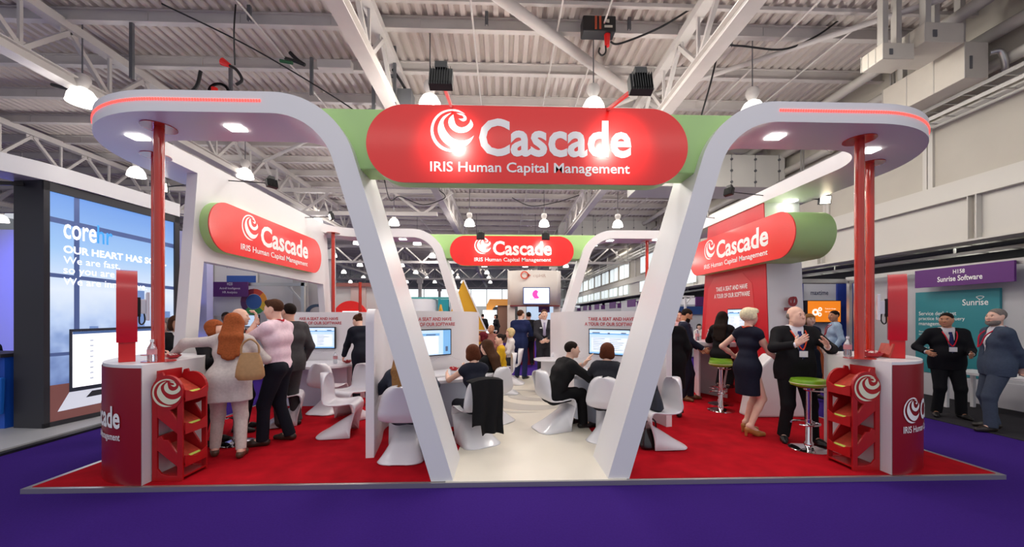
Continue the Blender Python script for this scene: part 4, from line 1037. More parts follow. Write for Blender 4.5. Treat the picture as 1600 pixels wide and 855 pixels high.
    for sg in (-1, 1): E.ell(hd(sg*.032, .0885, .008), (.005*s, .004*s, .0055*s), 8, Matrix(HR.tolist()))
    E.mat(2).ell(hd(0, .0925, -.056), (.022*s, .006*s, .006*s), 10, Matrix(HR.tolist()))
    o = bpy.data.meshes.new('face'); HC = HAIR[hair]
    E.mat(3)
    for sg in (-1, 1): E.ell(hd(sg*.033, .088, .033), (.018*s, .006*s, .004*s), 8, Matrix(HR.tolist()))
    fo = E.make('face_features', [M('eye_white', (232, 226, 220), .3), M('eye_dark', (40, 28, 22), .2), M('lips', (178, 92, 88), .4), M('hair_'+hair, HC, .75, noise=.25, scale=60, bump=.1, spec=.15)], None, smooth=True); fo.parent = r
    HM = M('hair_'+hair)
    if glasses:
        G_ = B()
        for sg in (-1, 1): G_.tube([V(*hd(sg*.033+.022*math.cos(t), .103, .006+.017*math.sin(t))) for t in np.linspace(0, 2*PI, 13)], .003, 5); G_.bar(hd(sg*.055, .1, .01), hd(sg*.08, 0, .012), .004)
        o = G_.make('glasses', BLACK, None); o.parent = r
    # ---------------- hair
    hp_ = []; cv = []
    dot = lambda X, Y, Z, v: (X-Hc[0])*v[0]+(Y-Hc[1])*v[1]+(Z-Hc[2])*v[2]
    facecut = lambda X, Y, Z: dot(X, Y, Z, hf)*.75-dot(X, Y, Z, hu)*.66-(.004 if hcut is None else hcut)*s
    cap = ('e', hd(0, -.016, .040), HR, (.083*s, .102*s, .091*s))
    if hs in ('short', 'bun', 'fringe'):
        hp_ = [cap, ('c', hd(-.04, .05, .098), hd(.045, .045, .1), .022*s, .024*s, 0, .03)] if hs == 'fringe' else [cap]
        cv = [facecut]
        if hs == 'bun': hp_ += [('c', hd(0, -.11, .07), hd(0, -.115, .075), .038*s, .038*s, 0, .01)]
    elif hs == 'balding':
        hp_ = [('e', hd(0, -.03, .0), HR, (.086*s, .085*s, .06*s))]; cv = [lambda X, Y, Z: dot(X, Y, Z, hf)-.012*s, lambda X, Y, Z: dot(X, Y, Z, hu)-.052*s]
    elif hs == 'bob':
        hp_ = [('e', hd(0, -.018, .03), HR, (.1*s, .115*s, .108*s)), ('c', hd(-.055, -.03, -.05), hd(.055, -.03, -.05), .055*s, .055*s, 0, .04)]
        cv = [lambda X, Y, Z: np.minimum(dot(X, Y, Z, hf)-.028*s, .052*s-dot(X, Y, Z, hu)), lambda X, Y, Z: -.105*s-dot(X, Y, Z, hu)]
    elif hs == 'pixie':
        hp_ = [('e', hd(0, -.02, .04), HR, (.096*s, .115*s, .103*s)), ('c', hd(-.05, .06, .09), hd(.05, .06, .085), .032*s, .034*s, 0, .04), ('c', hd(-.07, .02, .02), hd(-.07, .0, .0), .03*s, .03*s, 0, .03), ('c', hd(.07, .02, .02), hd(.07, .0, .0), .03*s, .03*s, 0, .03)]
        cv = [lambda X, Y, Z: np.minimum(dot(X, Y, Z, hf)-.035*s, .055*s-dot(X, Y, Z, hu)), lambda X, Y, Z: -.045*s-dot(X, Y, Z, hu)]
    elif hs == 'long':
        dn = -up
        hp_ = [('e', hd(0, -.02, .035), HR, (.095*s, .112*s, .102*s))]
        for sx_, by, ln in ((-.066, -.03, .28), (-.033, -.06, .33), (0, -.07, .35), (.033, -.06, .34), (.066, -.03, .30)):
            p0 = hd(sx_, by, .0); p1 = T(sx_*1.15, -.10, .51); p2 = T(sx_*1.35, -.128, .60-ln); hp_ += [('c', p0, p1, .05*s, .046*s, 0, .03), ('c', p1, p2, .042*s, .024*s, 0, .035)]
        cv = [lambda X, Y, Z: np.minimum(dot(X, Y, Z, hf)-.03*s, .058*s-dot(X, Y, Z, hu)), lambda X, Y, Z: np.minimum(dot(X, Y, Z, hf)-.012*s, .0-dot(X, Y, Z, hu))]
    if hp_: solid('hair', surface(hp_, hres, .02, cv), HM, r)
    if beard:
        solid('beard', surface([('c', hd(-.035, .035, -.07), hd(.035, .035, -.07), .05*s, .05*s, 0, .03), ('c', hd(0, .065, -.095), hd(0, .062, -.1), .034*s, .03*s, 0, .03)], hres, .02,
              [lambda X, Y, Z: dot(X, Y, Z, hu)+.048*s, lambda X, Y, Z: .005*s-dot(X, Y, Z, hf)]), HM, r)
    # ---------------- upper clothing
    kind, tc = top
    frontV = lambda w0, zb, zt: (lambda X, Y, Z: -np.maximum(np.maximum(np.abs((X-P[0])*rs[0]+(Y-P[1])*rs[1]+(Z-P[2])*rs[2])-w0*s*np.clip((((X-P[0])*u[0]+(Y-P[1])*u[1]+(Z-P[2])*u[2])/s-zb)/(zt-zb), 0, 1.3), zb*s-((X-P[0])*u[0]+(Y-P[1])*u[1]+(Z-P[2])*u[2])), -((X-P[0])*fw[0]+(Y-P[1])*fw[1]+(Z-P[2])*fw[2])-.0))
    neck_cut = lambda X, Y, Z: (((X-N[0])*u[0]+(Y-N[1])*u[1]+(Z-N[2])*u[2])-.03*s)
    def sleeves(e, end, e2=None):
        L = []
        for i in (0, 1):
            a, b_, c = SH[i], EL[i], WR[i]
            if end <= 0: continue
            if end < .55: q = a+(b_-a)*(end/.5); L.append(('c', a, q, .052*s*bf+e, .046*s*bf+e, 1, .05))
            else:
                q = b_+(c-b_)*((end-.5)/.5); L += [('c', a, b_, .052*s*bf*(1+.4*(g-1))+e, .043*s*bf+e, 0, .05), ('c', b_, q, .043*s*bf+e, (.030*s*bf+e) if end > .9 else .040*s*bf+e, 1, .03)]
        return L
    if hem is None: hem = {'jacket': -.13, 'coat': -.45, 'shirt': -.02, 'top': -.06, 'tunic': -.26, 'dress': 0}.get(kind, -.05)
    hemz = P[2]+hem*s
    skirt = []
    if kind in ('jacket', 'coat', 'tunic') and not sit:
        w = .1*g if kind != 'tunic' else .115*g
        skirt = [('c', T(-w*.72, .0, .04), P+A([-w*.75, 0, hem-.1])*1*A([s, s, s]), .108*g*s+.02, (.102 if kind != 'tunic' else .118)*g*s+.02, 0, .06), ('c', T(w*.72, .0, .04), P+A([w*.75, 0, hem-.1])*A([s, s, s]), .108*g*s+.02, (.102 if kind != 'tunic' else .118)*g*s+.02, 0, .06)]
    if kind == 'dress':
        kz = (KN[0]+KN[1])/2
        for sg in (-1, 1): skirt.append(('c', T(sg*.06, 0, .02), P+A([sg*.045, .01, -.46])*s, .108*g*s+.012, .105*s+.012, 0, .08))
        hemz = P[2]-.37*s
    e_ = {'jacket': .02, 'coat': .03, 'shirt': .013, 'top': .008, 'tunic': .016, 'dress': .009}.get(kind, .012)
    carve = [neck_cut]
    if not sit or kind == 'coat': carve.append(lambda X, Y, Z: hemz-Z)
    open_v = kind in ('jacket', 'coat') and shirt is not None
    if open_v: carve.append(frontV(.082, .14, .56))
    if kind == 'dress': carve.append(frontV(.07, .40, .56))
    sl = {'jacket': .98, 'coat': 1.0, 'tunic': .97, 'dress': .12, 'top': sleeve, 'shirt': sleeve}[kind]
    solid({'jacket': 'jacket', 'coat': 'coat', 'shirt': 'shirt', 'top': 'top', 'tunic': 'tunic', 'dress': 'dress'}[kind], surface(torso(e_)+sleeves(e_*.9, sl)+skirt, res, .03, carve), cloth(tc), r)
    if shirt is not None and kind in ('jacket', 'coat'):
        cuff = []
        for i in (0, 1):
            q = EL[i]+(WR[i]-EL[i])*1.03; cuff.append(('c', EL[i]+(WR[i]-EL[i])*.8, q, .034*s, .0345*s, 1, .001))
        solid('shirt', surface(torso(.006)[1:]+[('c', N-u*.045*s, N+u*.028*s+fw*.005, .066*s, .062*s, 1, .02)]+cuff, res*.9, .03, [lambda X, Y, Z: (P[2]+.05*s)-Z]), cloth(shirt), r)
    elif kind == 'shirt' or collar:
        solid('collar', surface([('c', N-u*.04*s, N+u*.03*s+fw*.004, .07*s, .064*s, 1, .02)], res*.8, .01), cloth(collar or tc), r)
    cz = lambda z: s*max((.112+.02*(0 if f else 1))*(1+(g-1)*.7)*(1.0 if z < .4 else .86 if z < .47 else .66), (.06*g+math.sqrt(max(0, (.105*g)**2-(z-.13)**2))) if g > 1.12 else 0)
    if tie:
        b = B()
        zz = [(.505, .02), (.475, .022), (.46, .018), (.3, .034), (.19, .04), (.165, .002)]
        L = [T(-w, 0, z)+fw*(cz(z)+.018) for z, w in zz]; Rr = [T(w, 0, z)+fw*(cz(z)+.018) for z, w in zz]
        F = [p+fw*.008 for p in [T(0, 0, z)+fw*(cz(z)+.02) for z, w in zz]]
        b.grid([[V(*a), V(*m), V(*c)] for a, m, c in zip(L, F, Rr)]); o = b.make('tie', cloth(tie), None, smooth=True, solid=.006); o.parent = r
    if lany:
        b = B(); zb = .27
        for sg in (-1, 1):
            pts = [T(0, -.088, .555), T(sg*.055, -.05, .575), T(sg*.085, .05, .53), T(sg*.07, 0, .44)+fw*(cz(.44)+.03)*.95, T(sg*.035, 0, .32)+fw*(cz(.3)+.03), T(.0, 0, zb)+fw*(cz(zb)+.05)]
            pts = crom([V(*p) for p in pts], 4)
            b.tube(pts, .008*s, 6)
        o = b.make('lanyard', cloth(lany), None, smooth=True); o.parent = r
        if badge:
            b = B(); c = T(0, 0, zb-.05)+fw*(cz(zb-.05)+.058); b.box(V(*c), (.095*s, .006, .075*s), R=Matrix(np.stack([rs, fw, u], 1).tolist())); o = b.make('badge', M('badge_white', (238, 238, 240), .4), None); o.parent = r
    if badge and not lany:
        b = B(); c = T(.085, 0, .37)+fw*(.135*(1+.7*(g-1)))*s; b.ell(V(*c), (.032*s, .008, .018*s), 12, Matrix(np.stack([rs, fw, u], 1).tolist())); o = b.make('name_badge', M('badge_white', (238, 238, 240), .4), None, smooth=True); o.parent = r
    # ---------------- legs
    if legs:
        lk, lc = legs
        L = []
        if lk in ('trousers', 'slim'):
            L = torso(.012, upper=False)[:1]
            tr = (.098, .076, .07, .066) if lk == 'trousers' else (.094, .07, .069, .052)
            for i in (0, 1):
                end = AN[i]+(AN[i]-KN[i])*(.05 if lk == 'trousers' else -.03)
                L += [('c', HJ[i], KN[i], tr[0]*s*(g*.6+.4)+.006, tr[1]*s*(g*.4+.6), 0, .05), ('c', KN[i], end, tr[2]*s*(g*.4+.6), tr[3]*s*(g*.3+.7), 1, .03)]
            solid('trousers', surface(L, res, .03, [lambda X, Y, Z: Z-(P[2]+.10*s)] if not sit else []), cloth(lc), r)
        elif lk == 'skirt':
            L = torso(.012, upper=False)[:1]
            for i in (0, 1): L.append(('c', HJ[i], KN[i], .1*s+.01, .075*s, 1, .08))
            solid('skirt', surface(L, res, .06), cloth(lc), r)
    # ---------------- shoes
    fz = min(AN[0][2], AN[1][2])-ankz-(.06*s if heels else 0)
    for i in (0, 1):
        a = AN[i]; t = TO[i]; fl = a[2]-ankz-(.06*s if heels else 0); L = []
        q = A([a[0], a[1], fl]); hz = .035+(.055 if heels else 0)
        L += [('c', q-t*.045*s+up*(hz+.005)*s, q+t*.1*s+up*.035*s, .038*s, .041*s, 0, .02), ('c', q+t*.1*s+up*.035*s, q+t*.185*s+up*.026*s, .041*s, .030*s, 0, .03)]
        if not heels: L.append(('c', q-t*.03*s+up*.05*s, q-t*.0*s+up*.085*s, .038*s, .04*s, 1, .02))
        if heels: L.append(('c', q-t*.06*s+up*.07*s, q-t*.065*s, .022*s, .014*s, 1, .01))
        solid('shoe', surface(L, res*.8, .02, [lambda X, Y, Z: (fl+.001)-Z]), M('shoe_%d_%d_%d' % shoes, shoes, .4), r)
    return dict(root=r, WR=WR, EL=EL, SH=SH, P=P, Hc=Hc, T=T, fw=fw, rs=rs, u=u, s=s)
BK = (24, 23, 26); NV = (26, 30, 46); CH = (40, 40, 44)
NEAR, MID, FAR = .0095, .012, .016
# ---- left group
p = person('woman with long red hair in a light grey top and pale trousers by the counter', -3.13, 4.50, 22, 1.66, 'f', 1.12, 'l', 'red', 'long', lean=12, side=3, head=(40, -8), hl=(-.56, .16, 1.16), el=(-.3, -.5, .4), hr=(.22, .3, 1.12), er=(.6, -.6, -.4), handdir=((-1, .2, 0), None),
           top=('tunic', (196, 186, 182)), legs=('slim', (206, 196, 188)), shoes=(88, 58, 42), feet=((-.16, .1, 15), (.14, -.08, -5)), res=NEAR, hem=-.24)
p = person('man in a pale pink shirt and dark trousers, seen in profile, hand at his mouth', -2.86, 4.98, 97, 1.83, 'm', .98, 'l', 'brown', 'fringe', lean=3, twist=-12, head=(8, -6), hl=(-.06, .21, 1.55), el=(-.3, .4, -1), hr=(.16, .26, 1.12), er=(.4, -.4, -1), handdir=((.25, .2, .9), (-.8, .5, 0)), thumb=((1, .4, 0), None), curl=.9,
           top=('shirt', (236, 208, 218)), sleeve=.62, legs=('trousers', (24, 26, 36)), shoes=(58, 40, 32), lany=(206, 24, 44), feet=((-.1, .12, 8), (.1, -.10, -14)), res=NEAR)
person('dark-haired man in a charcoal suit standing behind the pink shirt', -3.12, 5.72, 60, 1.80, 'm', 1.05, 'p', 'dark', 'short', top=('jacket', (70, 68, 70)), legs=('trousers', (72, 70, 72)), shoes=(40, 30, 26), res=MID)
person('bald man in a black suit with a red lanyard, facing the pink shirt', -3.66, 5.5, -62, 1.72, 'm', 1.05, 'l', 'grey', 'bald', shirt=(232, 222, 226), top=('jacket', BK), lany=(200, 22, 40), head=(-10, 0), res=MID)
person('fair-haired woman behind the counter, half hidden by the red-haired woman', -3.72, 4.98, -95, 1.57, 'f', 1.0, 'l', 'red', 'bob', head=(25, 0), lean=10, top=('jacket', BK), res=MID, hr=(.12, .34, 1.12), hl=(-.14, .36, 1.14))
person('woman in black with glasses behind the white portal leg', -4.62, 5.62, -110, 1.62, 'f', 1.1, 'm', 'brown', 'bob', glasses=True, top=('jacket', BK), shirt=(230, 226, 228), res=MID)
person('grey-haired person in a white shirt and black waistcoat by the big screen', -5.35, 6.3, 150, 1.58, 'f', 1.05, 'l', 'grey', 'bob', top=('jacket', BK), shirt=(228, 226, 230), res=MID)
person('dark-skinned man in a dark suit in the aisle behind the portal window', -5.75, 8.2, -130, 1.7, 'm', 1.0, 'd', 'dark', 'short', top=('jacket', CH), shirt=(220, 218, 222), res=FAR)
person('woman in a navy suit with tied-up hair bending over the left pod desk', -2.5, 6.98, 38, 1.70, 'f', 1.0, 'l', 'brown', 'bun', lean=20, head=(15, -28), hl=(-.22, .42, .84), hr=(.2, .38, .84), top=('jacket', (24, 26, 38)), legs=('trousers', (22, 24, 34)), res=MID)
# ---- aisle
person('woman with long brown hair in a grey-blue top, back turned, on the nearest chair', -1.12, 4.50, -2, 1.66, 'f', 1.12, 'l', 'sandy', 'long', 'sit', .385, lean=18, side=-9, head=(0, -20), hl=(-.26, .42, .80), hr=(.22, .46, .80), top=('jacket', (60, 66, 80)), legs=('trousers', (34, 38, 50)), res=NEAR)
person('dark-haired woman in a sleeveless navy top typing at the aisle desk', -.33, 4.95, 30, 1.62, 'f', 1.0, 'l', 'auburn', 'bob', 'sit', .385, lean=10, head=(-6, -8), hl=(-.2, .5, .80), hr=(.08, .56, .79), handdir=((.2, 1, 0), (-.1, 1, 0)), curl=.3, hcut=0, top=('top', (34, 36, 50)), sleeve=.1, legs=('trousers', (30, 30, 40)), shoes=(24, 22, 24), feet=((-.15, .25, 5), (.12, .42, -10)), res=NEAR)
person('long-haired woman in black beside the typing woman', -.12, 5.95, 55, 1.64, 'f', 1.0, 'l', 'brown', 'long', 'sit', .385, lean=12, head=(5, -12), hl=(-.2, .44, .80), hr=(.14, .46, .80), top=('top', (22, 22, 24)), sleeve=.35, legs=('trousers', BK), res=MID)
person('woman in a mustard yellow top with black hair and glasses', .0, 8.05, 98, 1.62, 'f', 1.1, 'l', 'dark', 'bun', 'sit', .385, glasses=True, lean=4, top=('top', (208, 162, 30)), sleeve=.6, legs=('trousers', BK), res=MID)
person('blonde woman in a white top at the back of the aisle', .2, 9.2, 100, 1.64, 'f', 1.05, 'l', 'blonde', 'bob', 'sit', .46, head=(-20, 0), top=('top', (228, 222, 220)), sleeve=.6, legs=('trousers', CH), res=FAR)
person('wine-haired person in black sitting left of the yellow top', -.42, 8.5, 75, 1.66, 'f', 1.05, 'm', 'wine', 'bob', 'sit', .385, top=('top', (40, 22, 34)), sleeve=.9, legs=('trousers', BK), res=FAR)
person('balding man sitting far back behind the yellow top', -.3, 10.6, 150, 1.74, 'm', 1.1, 'm', 'grey', 'balding', 'sit', .46, top=('jacket', (150, 96, 88)), legs=('trousers', CH), res=FAR)
person('man in a bright navy suit standing in the aisle, back turned, holding papers', .47, 9.9, -24, 1.78, 'm', .96, 'l', 'brown', 'short', head=(-22, 0), hr=(.12, .3, 1.12), hl=(-.26, .06, .82), er=(.7, -.4, -.6), top=('jacket', (34, 44, 86)), legs=('trousers', (34, 42, 80)), shirt=(232, 232, 240), shoes=(20, 18, 22), res=MID)
person('smiling man in a charcoal suit facing out with clasped hands', 1.06, 9.7, 176, 1.79, 'm', 1.0, 'l', 'brown', 'short', hl=(-.035, .24, 1.0), hr=(.035, .25, 1.02), el=(-1, -.3, -.3), er=(1, -.3, -.3), handdir=((.9, .4, -.2), (-.9, .4, -.2)), curl=.8, shirt=(226, 224, 236), tie=(168, 160, 190), top=('jacket', (52, 50, 56)), legs=('trousers', (46, 44, 50)), badge=True, res=.0105)
person('person all in black seen from behind near the far kiosk', .86, 12.6, 5, 1.76, 'm', 1.0, 'p', 'dark', 'short', top=('jacket', BK), res=FAR)
person('man in a dark suit and white shirt facing out by the far kiosk', 1.45, 14.5, 180, 1.72, 'm', 1.0, 'l', 'dark', 'short', top=('jacket', BK), shirt=(230, 228, 230), tie=(40, 40, 60), res=FAR)
person('man in a black suit turning round on his chair, hand gesturing over the desk', .70, 5.48, -74, 1.76, 'm', 1.05, 'l', 'dark', 'short', 'sit', .385, lean=30, head=(-12, 0), hl=(.05, .52, .93), hr=(.12, .58, .84), el=(-1, -.2, -.4), er=(.8, -.2, -.5), handdir=((.1, .6, .8), (.3, 1, 0)), thumb=((1, 0, .4), None), curl=.15, feet=((-.12, .3, 5), (.12, .44, -5)),
       shirt=(230, 230, 234), top=('jacket', (26, 25, 27)), legs=('trousers', (24, 23, 26)), res=NEAR)
person('woman with an auburn bob in a dark grey jacket, back turned, right of the aisle', 1.36, 5.02, -30, 1.64, 'f', 1.05, 'l', 'auburn', 'bob', 'sit', .385, lean=8, hl=(-.2, .42, .82), hr=(.2, .42, .82), top=('jacket', (46, 47, 54)), legs=('trousers', (36, 36, 42)), res=NEAR)
# ---- right group
person('bearded man in a navy suit looking down beside the bar desk', 3.52, 7.3, -112, 1.77, 'm', 1.05, 'm', 'dark', 'short', head=(10, -25), beard=True, hr=(.2, .3, 1.0), hl=(-.2, .26, .98), shirt=(232, 230, 236), top=('jacket', (30, 34, 52)), legs=('trousers', (28, 32, 48)), shoes=(110, 74, 44), tie=(70, 60, 90), feet=((-.1, .1, 10), (.1, -.05, -25)), res=.0105)
person('man in a navy jacket with a name badge leaning on the bar desk', 3.9, 7.95+.45, 172, 1.74, 'm', 1.05, 'l', 'dark', 'short', shirt=(236, 200, 206), top=('jacket', (30, 32, 48)), badge=True, lany=(226, 200, 206), res=MID)
person('person in a long black coat with a shoulder strap, beside the right arch', 2.72, 6.12, 5, 1.70, 'f', 1.15, 'l', 'dark', 'short', top=('coat', (20, 20, 23)), legs=('trousers', (20, 20, 22)), shoes=(30, 26, 26), feet=((-.09, .05, 10), (.1, -.08, -25)), res=MID)
person('long-haired woman in black perched on a green stool, back turned', 3.98, 6.88, -50, 1.64, 'f', 1.0, 'l', 'dark', 'long', 'sit', .83, lean=8, hl=(-.2, .4, 1.16), hr=(.18, .42, 1.16), top=('jacket', (24, 23, 26)), legs=('trousers', (22, 22, 25)), feet=((-.1, .2, 5, .28), (.1, .16, -5, .28)), res=MID)
person('woman with short platinum hair in a sleeveless navy dress and tan heels', 3.36, 5.14, -80, 1.72, 'f', .96, 'l', 'plat', 'pixie', lean=2, twist=6, head=(-4, 2), hr=(.20, .36, .98), er=(.2, -1, -.5), hl=(-.30, .06, 1.02), el=(-.5, -1, 0), handdir=((.5, .7, .2), (.05, .85, -.5)), thumb=(None, (-.6, .2, .8)), curl=.25, top=('dress', (28, 30, 46)), legs=None, shoes=(176, 118, 64), heels=True, lany=(226, 80, 50), feet=((-.09, .05, 5), (.1, -.06, -8)), res=NEAR)
person('large bald man in a black suit gesturing with both hands raised', 3.80, 4.86, 168, 1.74, 'm', 1.17, 'l', 'grey', 'balding', head=(24, 0), hl=(-.17, .36, 1.24), hr=(.17, .36, 1.26), el=(-1, -.6, -.6), er=(1, -.6, -.6), handdir=((.35, .35, .6), (-.45, .35, .55)), thumb=((.6, 0, 1), (-.3, .2, 1)), curl=.2, shirt=(240, 240, 246), tie=(44, 52, 108), lany=(226, 78, 48), badge=True, top=('jacket', (24, 23, 26)), legs=('trousers', (22, 22, 25)), shoes=(20, 18, 20), feet=((-.15, .1, 22), (.15, .02, -20)), res=.0085)
person('fair-haired woman in a navy top near the orange screen', 6.08, 7.4, 172, 1.66, 'f', 1.0, 'l', 'sandy', 'bob', top=('top', (30, 34, 56)), sleeve=.35, legs=('trousers', (22, 24, 36)), res=MID)
person('man in a light blue shirt seen from behind under the orange screen', 7.36, 8.3, 62, 1.74, 'm', 1.02, 'm', 'dark', 'short', head=(30, 0), top=('shirt', (168, 190, 214)), sleeve=.9, legs=('trousers', (60, 62, 70)), lany=(180, 50, 60), res=MID)
person('stout man in a black suit with red lanyard and badge at the Sunrise booth', 7.32, 6.08, 150, 1.71, 'm', 1.13, 'm', 'dark', 'short', head=(-34, 0), hl=(-.16, .3, 1.05), hr=(.3, .16, 1.06), shirt=(226, 222, 226), tie=(40, 44, 92), lany=(206, 30, 50), badge=True, top=('jacket', (22, 22, 27)), legs=('trousers', (20, 20, 24)), feet=((-.14, .06, 14), (.14, .02, -20)), res=NEAR, z0=-.04)
person('grey-bearded man in a blue-grey suit, hands behind his back, at the right edge', 7.12, 5.32, 62, 1.76, 'm', 1.12, 'l', 'grey', 'short', head=(22, 4), beard=True, hl=(-.05, -.24, .92), hr=(.05, -.24, .92), el=(-1, -.3, 0), er=(1, -.3, 0), shirt=(236, 234, 238), lany=(200, 30, 60), top=('jacket', (66, 76, 94)), legs=('trousers', (66, 74, 90)), shoes=(44, 34, 30), feet=((-.13, .1, 20), (.13, -.05, -10)), res=NEAR, z0=-.04)
person('dark-haired woman in a white top far behind the bar desk', 7.6, 14.6, 165, 1.55, 'f', 1.0, 'l', 'dark', 'bob', 'sit', .5, top=('top', (226, 220, 214)), sleeve=.9, legs=('trousers', CH), res=FAR)
person('person in black at a far white display, seen left of the far kiosk', -1.1, 21.5, 10, 1.76, 'm', 1.05, 'p', 'dark', 'short', top=('jacket', BK), res=.02)
person('person in dark clothes right of the far white display', -.35, 20, 120, 1.72, 'f', 1.0, 'p', 'dark', 'bob', top=('jacket', BK), res=.02)
person('person in dark clothes sitting in the blue-lit booth at the left edge', -9.0, 6.9, -100, 1.7, 'm', 1.1, 'm', 'dark', 'short', 'sit', .5, top=('jacket', (20, 20, 30)), res=FAR)
# ------------------------------------------------------------------ bags, jacket on a chair
def strapbag(name, label, p, w, h, d, mat, rz, strap, cat='bag'):
    r = thing(name, label, cat, p, None, rz); b = B(); N = 24; rows = []
    for k in range(9):
        t = k/8; z = h*t; a = w/2*(1.0-.42*t**2.2)*(1 if k else .8); c = d/2*(1-.75*t**1.5)*(1 if k else .75)
        rows.append([V(a*math.copysign(abs(math.cos(u))**.8, math.cos(u)), c*math.sin(u), z) for u in np.linspace(0, 2*PI, N+1)[:-1]])
    b.grid(rows, True); b.add(rows[0], [tuple(range(N))]); b.add(rows[-1], [tuple(range(N))]); o = b.make('pouch', mat, None, smooth=True); o.parent = r
    o = B().tube(crom([(-w*.3, 0, h*.97), (-w*.26, 0, h+strap*.6), (0, 0, h+strap), (w*.26, 0, h+strap*.6), (w*.3, 0, h*.97)]), .011, 7).make('strap', mat, None, smooth=True); o.parent = r
    return r
strapbag('handbag', 'tan leather shoulder bag hanging at the side of the red-haired woman', (-2.80, 4.36, .90), .29, .30, .13, LEATH, .25, .15)
strapbag('handbag', 'glossy black handbag on the red carpet by the right arch', (1.80, 4.62, .002), .30, .24, .17, BLKL, .4, .12)
strapbag('shoulder_bag', 'dark navy bag lying on the white chair right of the right arch', (1.93, 4.80, .43), .40, .27, .2, NAVYB, 1.4, .06)
strapbag('shoulder_bag', 'black and white bag on the carpet beside the nearest chair', (-.80, 4.42, .002), .26, .36, .17, M('bag_dark_pattern', (44, 42, 52), .6, noise=.7, scale=18), .2, .1)
b = B(); rows = []
hd_ = R_(30); cx_, cy_ = -.33, 4.90
for k in range(17):
    t = k/16; row = []
    for j in range(19):
        v = -1+j/9; lx = v*(.225-.05*t*(1-.5*t)); z = .845-.03*v*v-.74*max(0, t-.12)*(1 if j > 4 else .8)+(.06*max(0, .12-t)); ly = -.275-.03*math.sin(min(1, t*1.3)*PI)-.045*t+.03*math.sin(v*8+t*2.5)*t+(.10*max(0, .12-t)/.12 if t < .12 else 0)
        row.append(V(cx_+lx*math.cos(hd_)-ly*math.sin(hd_), cy_+lx*math.sin(hd_)+ly*math.cos(hd_), z))
    rows.append(row)
b.grid(rows); tag(b.make('jacket', cloth((22, 21, 24)), smooth=True, solid=.012), 'black jacket draped over the back of the sleeveless woman\'s chair', 'jacket')

# ------------------------------------------------------------------ left neighbour: big screen stand
GR_ = M('light_grey_floor', (176, 176, 178), .5)
b = B(); b.prism([(-6.0, 4.2, -.05), (-6.12, 9.5, -.05), (-14, 9.5, -.05), (-14, 4.2, -.05)], (0, 0, .052)); st('floor_left_booth', b, GR_)
b = B(); b.prism([(-5.9, 4.0, -.049), (-6.02, 9.5, -.049), (-6.14, 9.5, -.049), (-6.02, 4.0, -.049)], (0, 0, .03)); st('trim_3', b, BLACK)
A_ = V(-6.56, 5.77, 0); D_ = V(.1128, .9936, 0); N_ = V(.9936, -.1128, 0); UP = V(0, 0, 1)
S_ = lambda s, z, o=0: A_+D_*s+UP*z+N_*o
r = thing('video_wall', 'tall dark-framed screen wall showing a laptop picture and white advert text', 'screen', (-6.6, 6.6, .003))
DKF = M('dark_frame', (48, 46, 52), .6)
b = B(); b.prism([S_(-.07, .003, .0), S_(1.97, .003, .0), S_(1.97, .003, -.45), S_(-.07, .003, -.45)], (0, 0, 3.55)); b.make('casing', DKF, r)
b = B()
for a, c, z0, z1 in ((-.07, .0, .003, 3.55), (1.87, 1.97, .003, 3.55), (-.07, 1.97, 3.42, 3.55), (-.07, 1.97, .003, .07)): b.prism([S_(a, z0, 0), S_(c, z0, 0), S_(c, z1, 0), S_(a, z1, 0)], N_*.03)
b.make('frame', DKF, r)
def P_(b, pts, o): b.add([S_(s, z, o) for s, z in pts], [tuple(range(len(pts)))])
def rect(b, s0, z0, s1, z1, o): P_(b, [(s0, z0), (s1, z0), (s1, z1), (s0, z1)], o)
# blurred city view: one emissive sheet coloured by height with soft noise
m = bpy.data.materials.new('city_view'); m.use_nodes = True; nt = m.node_tree; pn = nt.nodes['Principled BSDF']
tc = nt.nodes.new('ShaderNodeTexCoord'); sp = nt.nodes.new('ShaderNodeSeparateXYZ'); rp = nt.nodes.new('ShaderNodeValToRGB'); mr = nt.nodes.new('ShaderNodeMapRange')
nz = nt.nodes.new('ShaderNodeTexNoise'); nz.inputs['Scale'].default_value = 4.0; ad = nt.nodes.new('ShaderNodeMath'); ad.operation = 'MULTIPLY_ADD'; ad.inputs[1].default_value = .42; ad.inputs[2].default_value = -.2
nt.links.new(tc.outputs['Object'], sp.inputs[0]); nt.links.new(tc.outputs['Object'], nz.inputs['Vector']); nt.links.new(nz.outputs['Fac'], ad.inputs[0])
a2 = nt.nodes.new('ShaderNodeMath'); a2.operation = 'ADD'; mr.inputs[1].default_value = .6; mr.inputs[2].default_value = 3.4
nt.links.new(sp.outputs['Z'], mr.inputs[0]); nt.links.new(mr.outputs[0], a2.inputs[0])
mg_ = nt.nodes.new('ShaderNodeMapRange'); mg_.inputs[1].default_value = .5; mg_.inputs[2].default_value = .25; mg_.inputs[3].default_value = 0; mg_.inputs[4].default_value = 1
nt.links.new(mr.outputs[0], mg_.inputs[0]); mm = nt.nodes.new('ShaderNodeMath'); mm.operation = 'MULTIPLY'; nt.links.new(ad.outputs[0], mm.inputs[0]); nt.links.new(mg_.outputs[0], mm.inputs[1]); nt.links.new(mm.outputs[0], a2.inputs[1])
el_ = rp.color_ramp.elements; el_[0].position = 0; el_[0].color = lin((96, 118, 172))+(1,); el_[1].position = 1; el_[1].color = lin((104, 152, 226))+(1,)
for pos, c in ((.2, (140, 164, 212)), (.34, (186, 206, 240)), (.5, (224, 234, 248)), (.72, (160, 198, 242))):
    e = el_.new(pos); e.color = lin(c)+(1,)
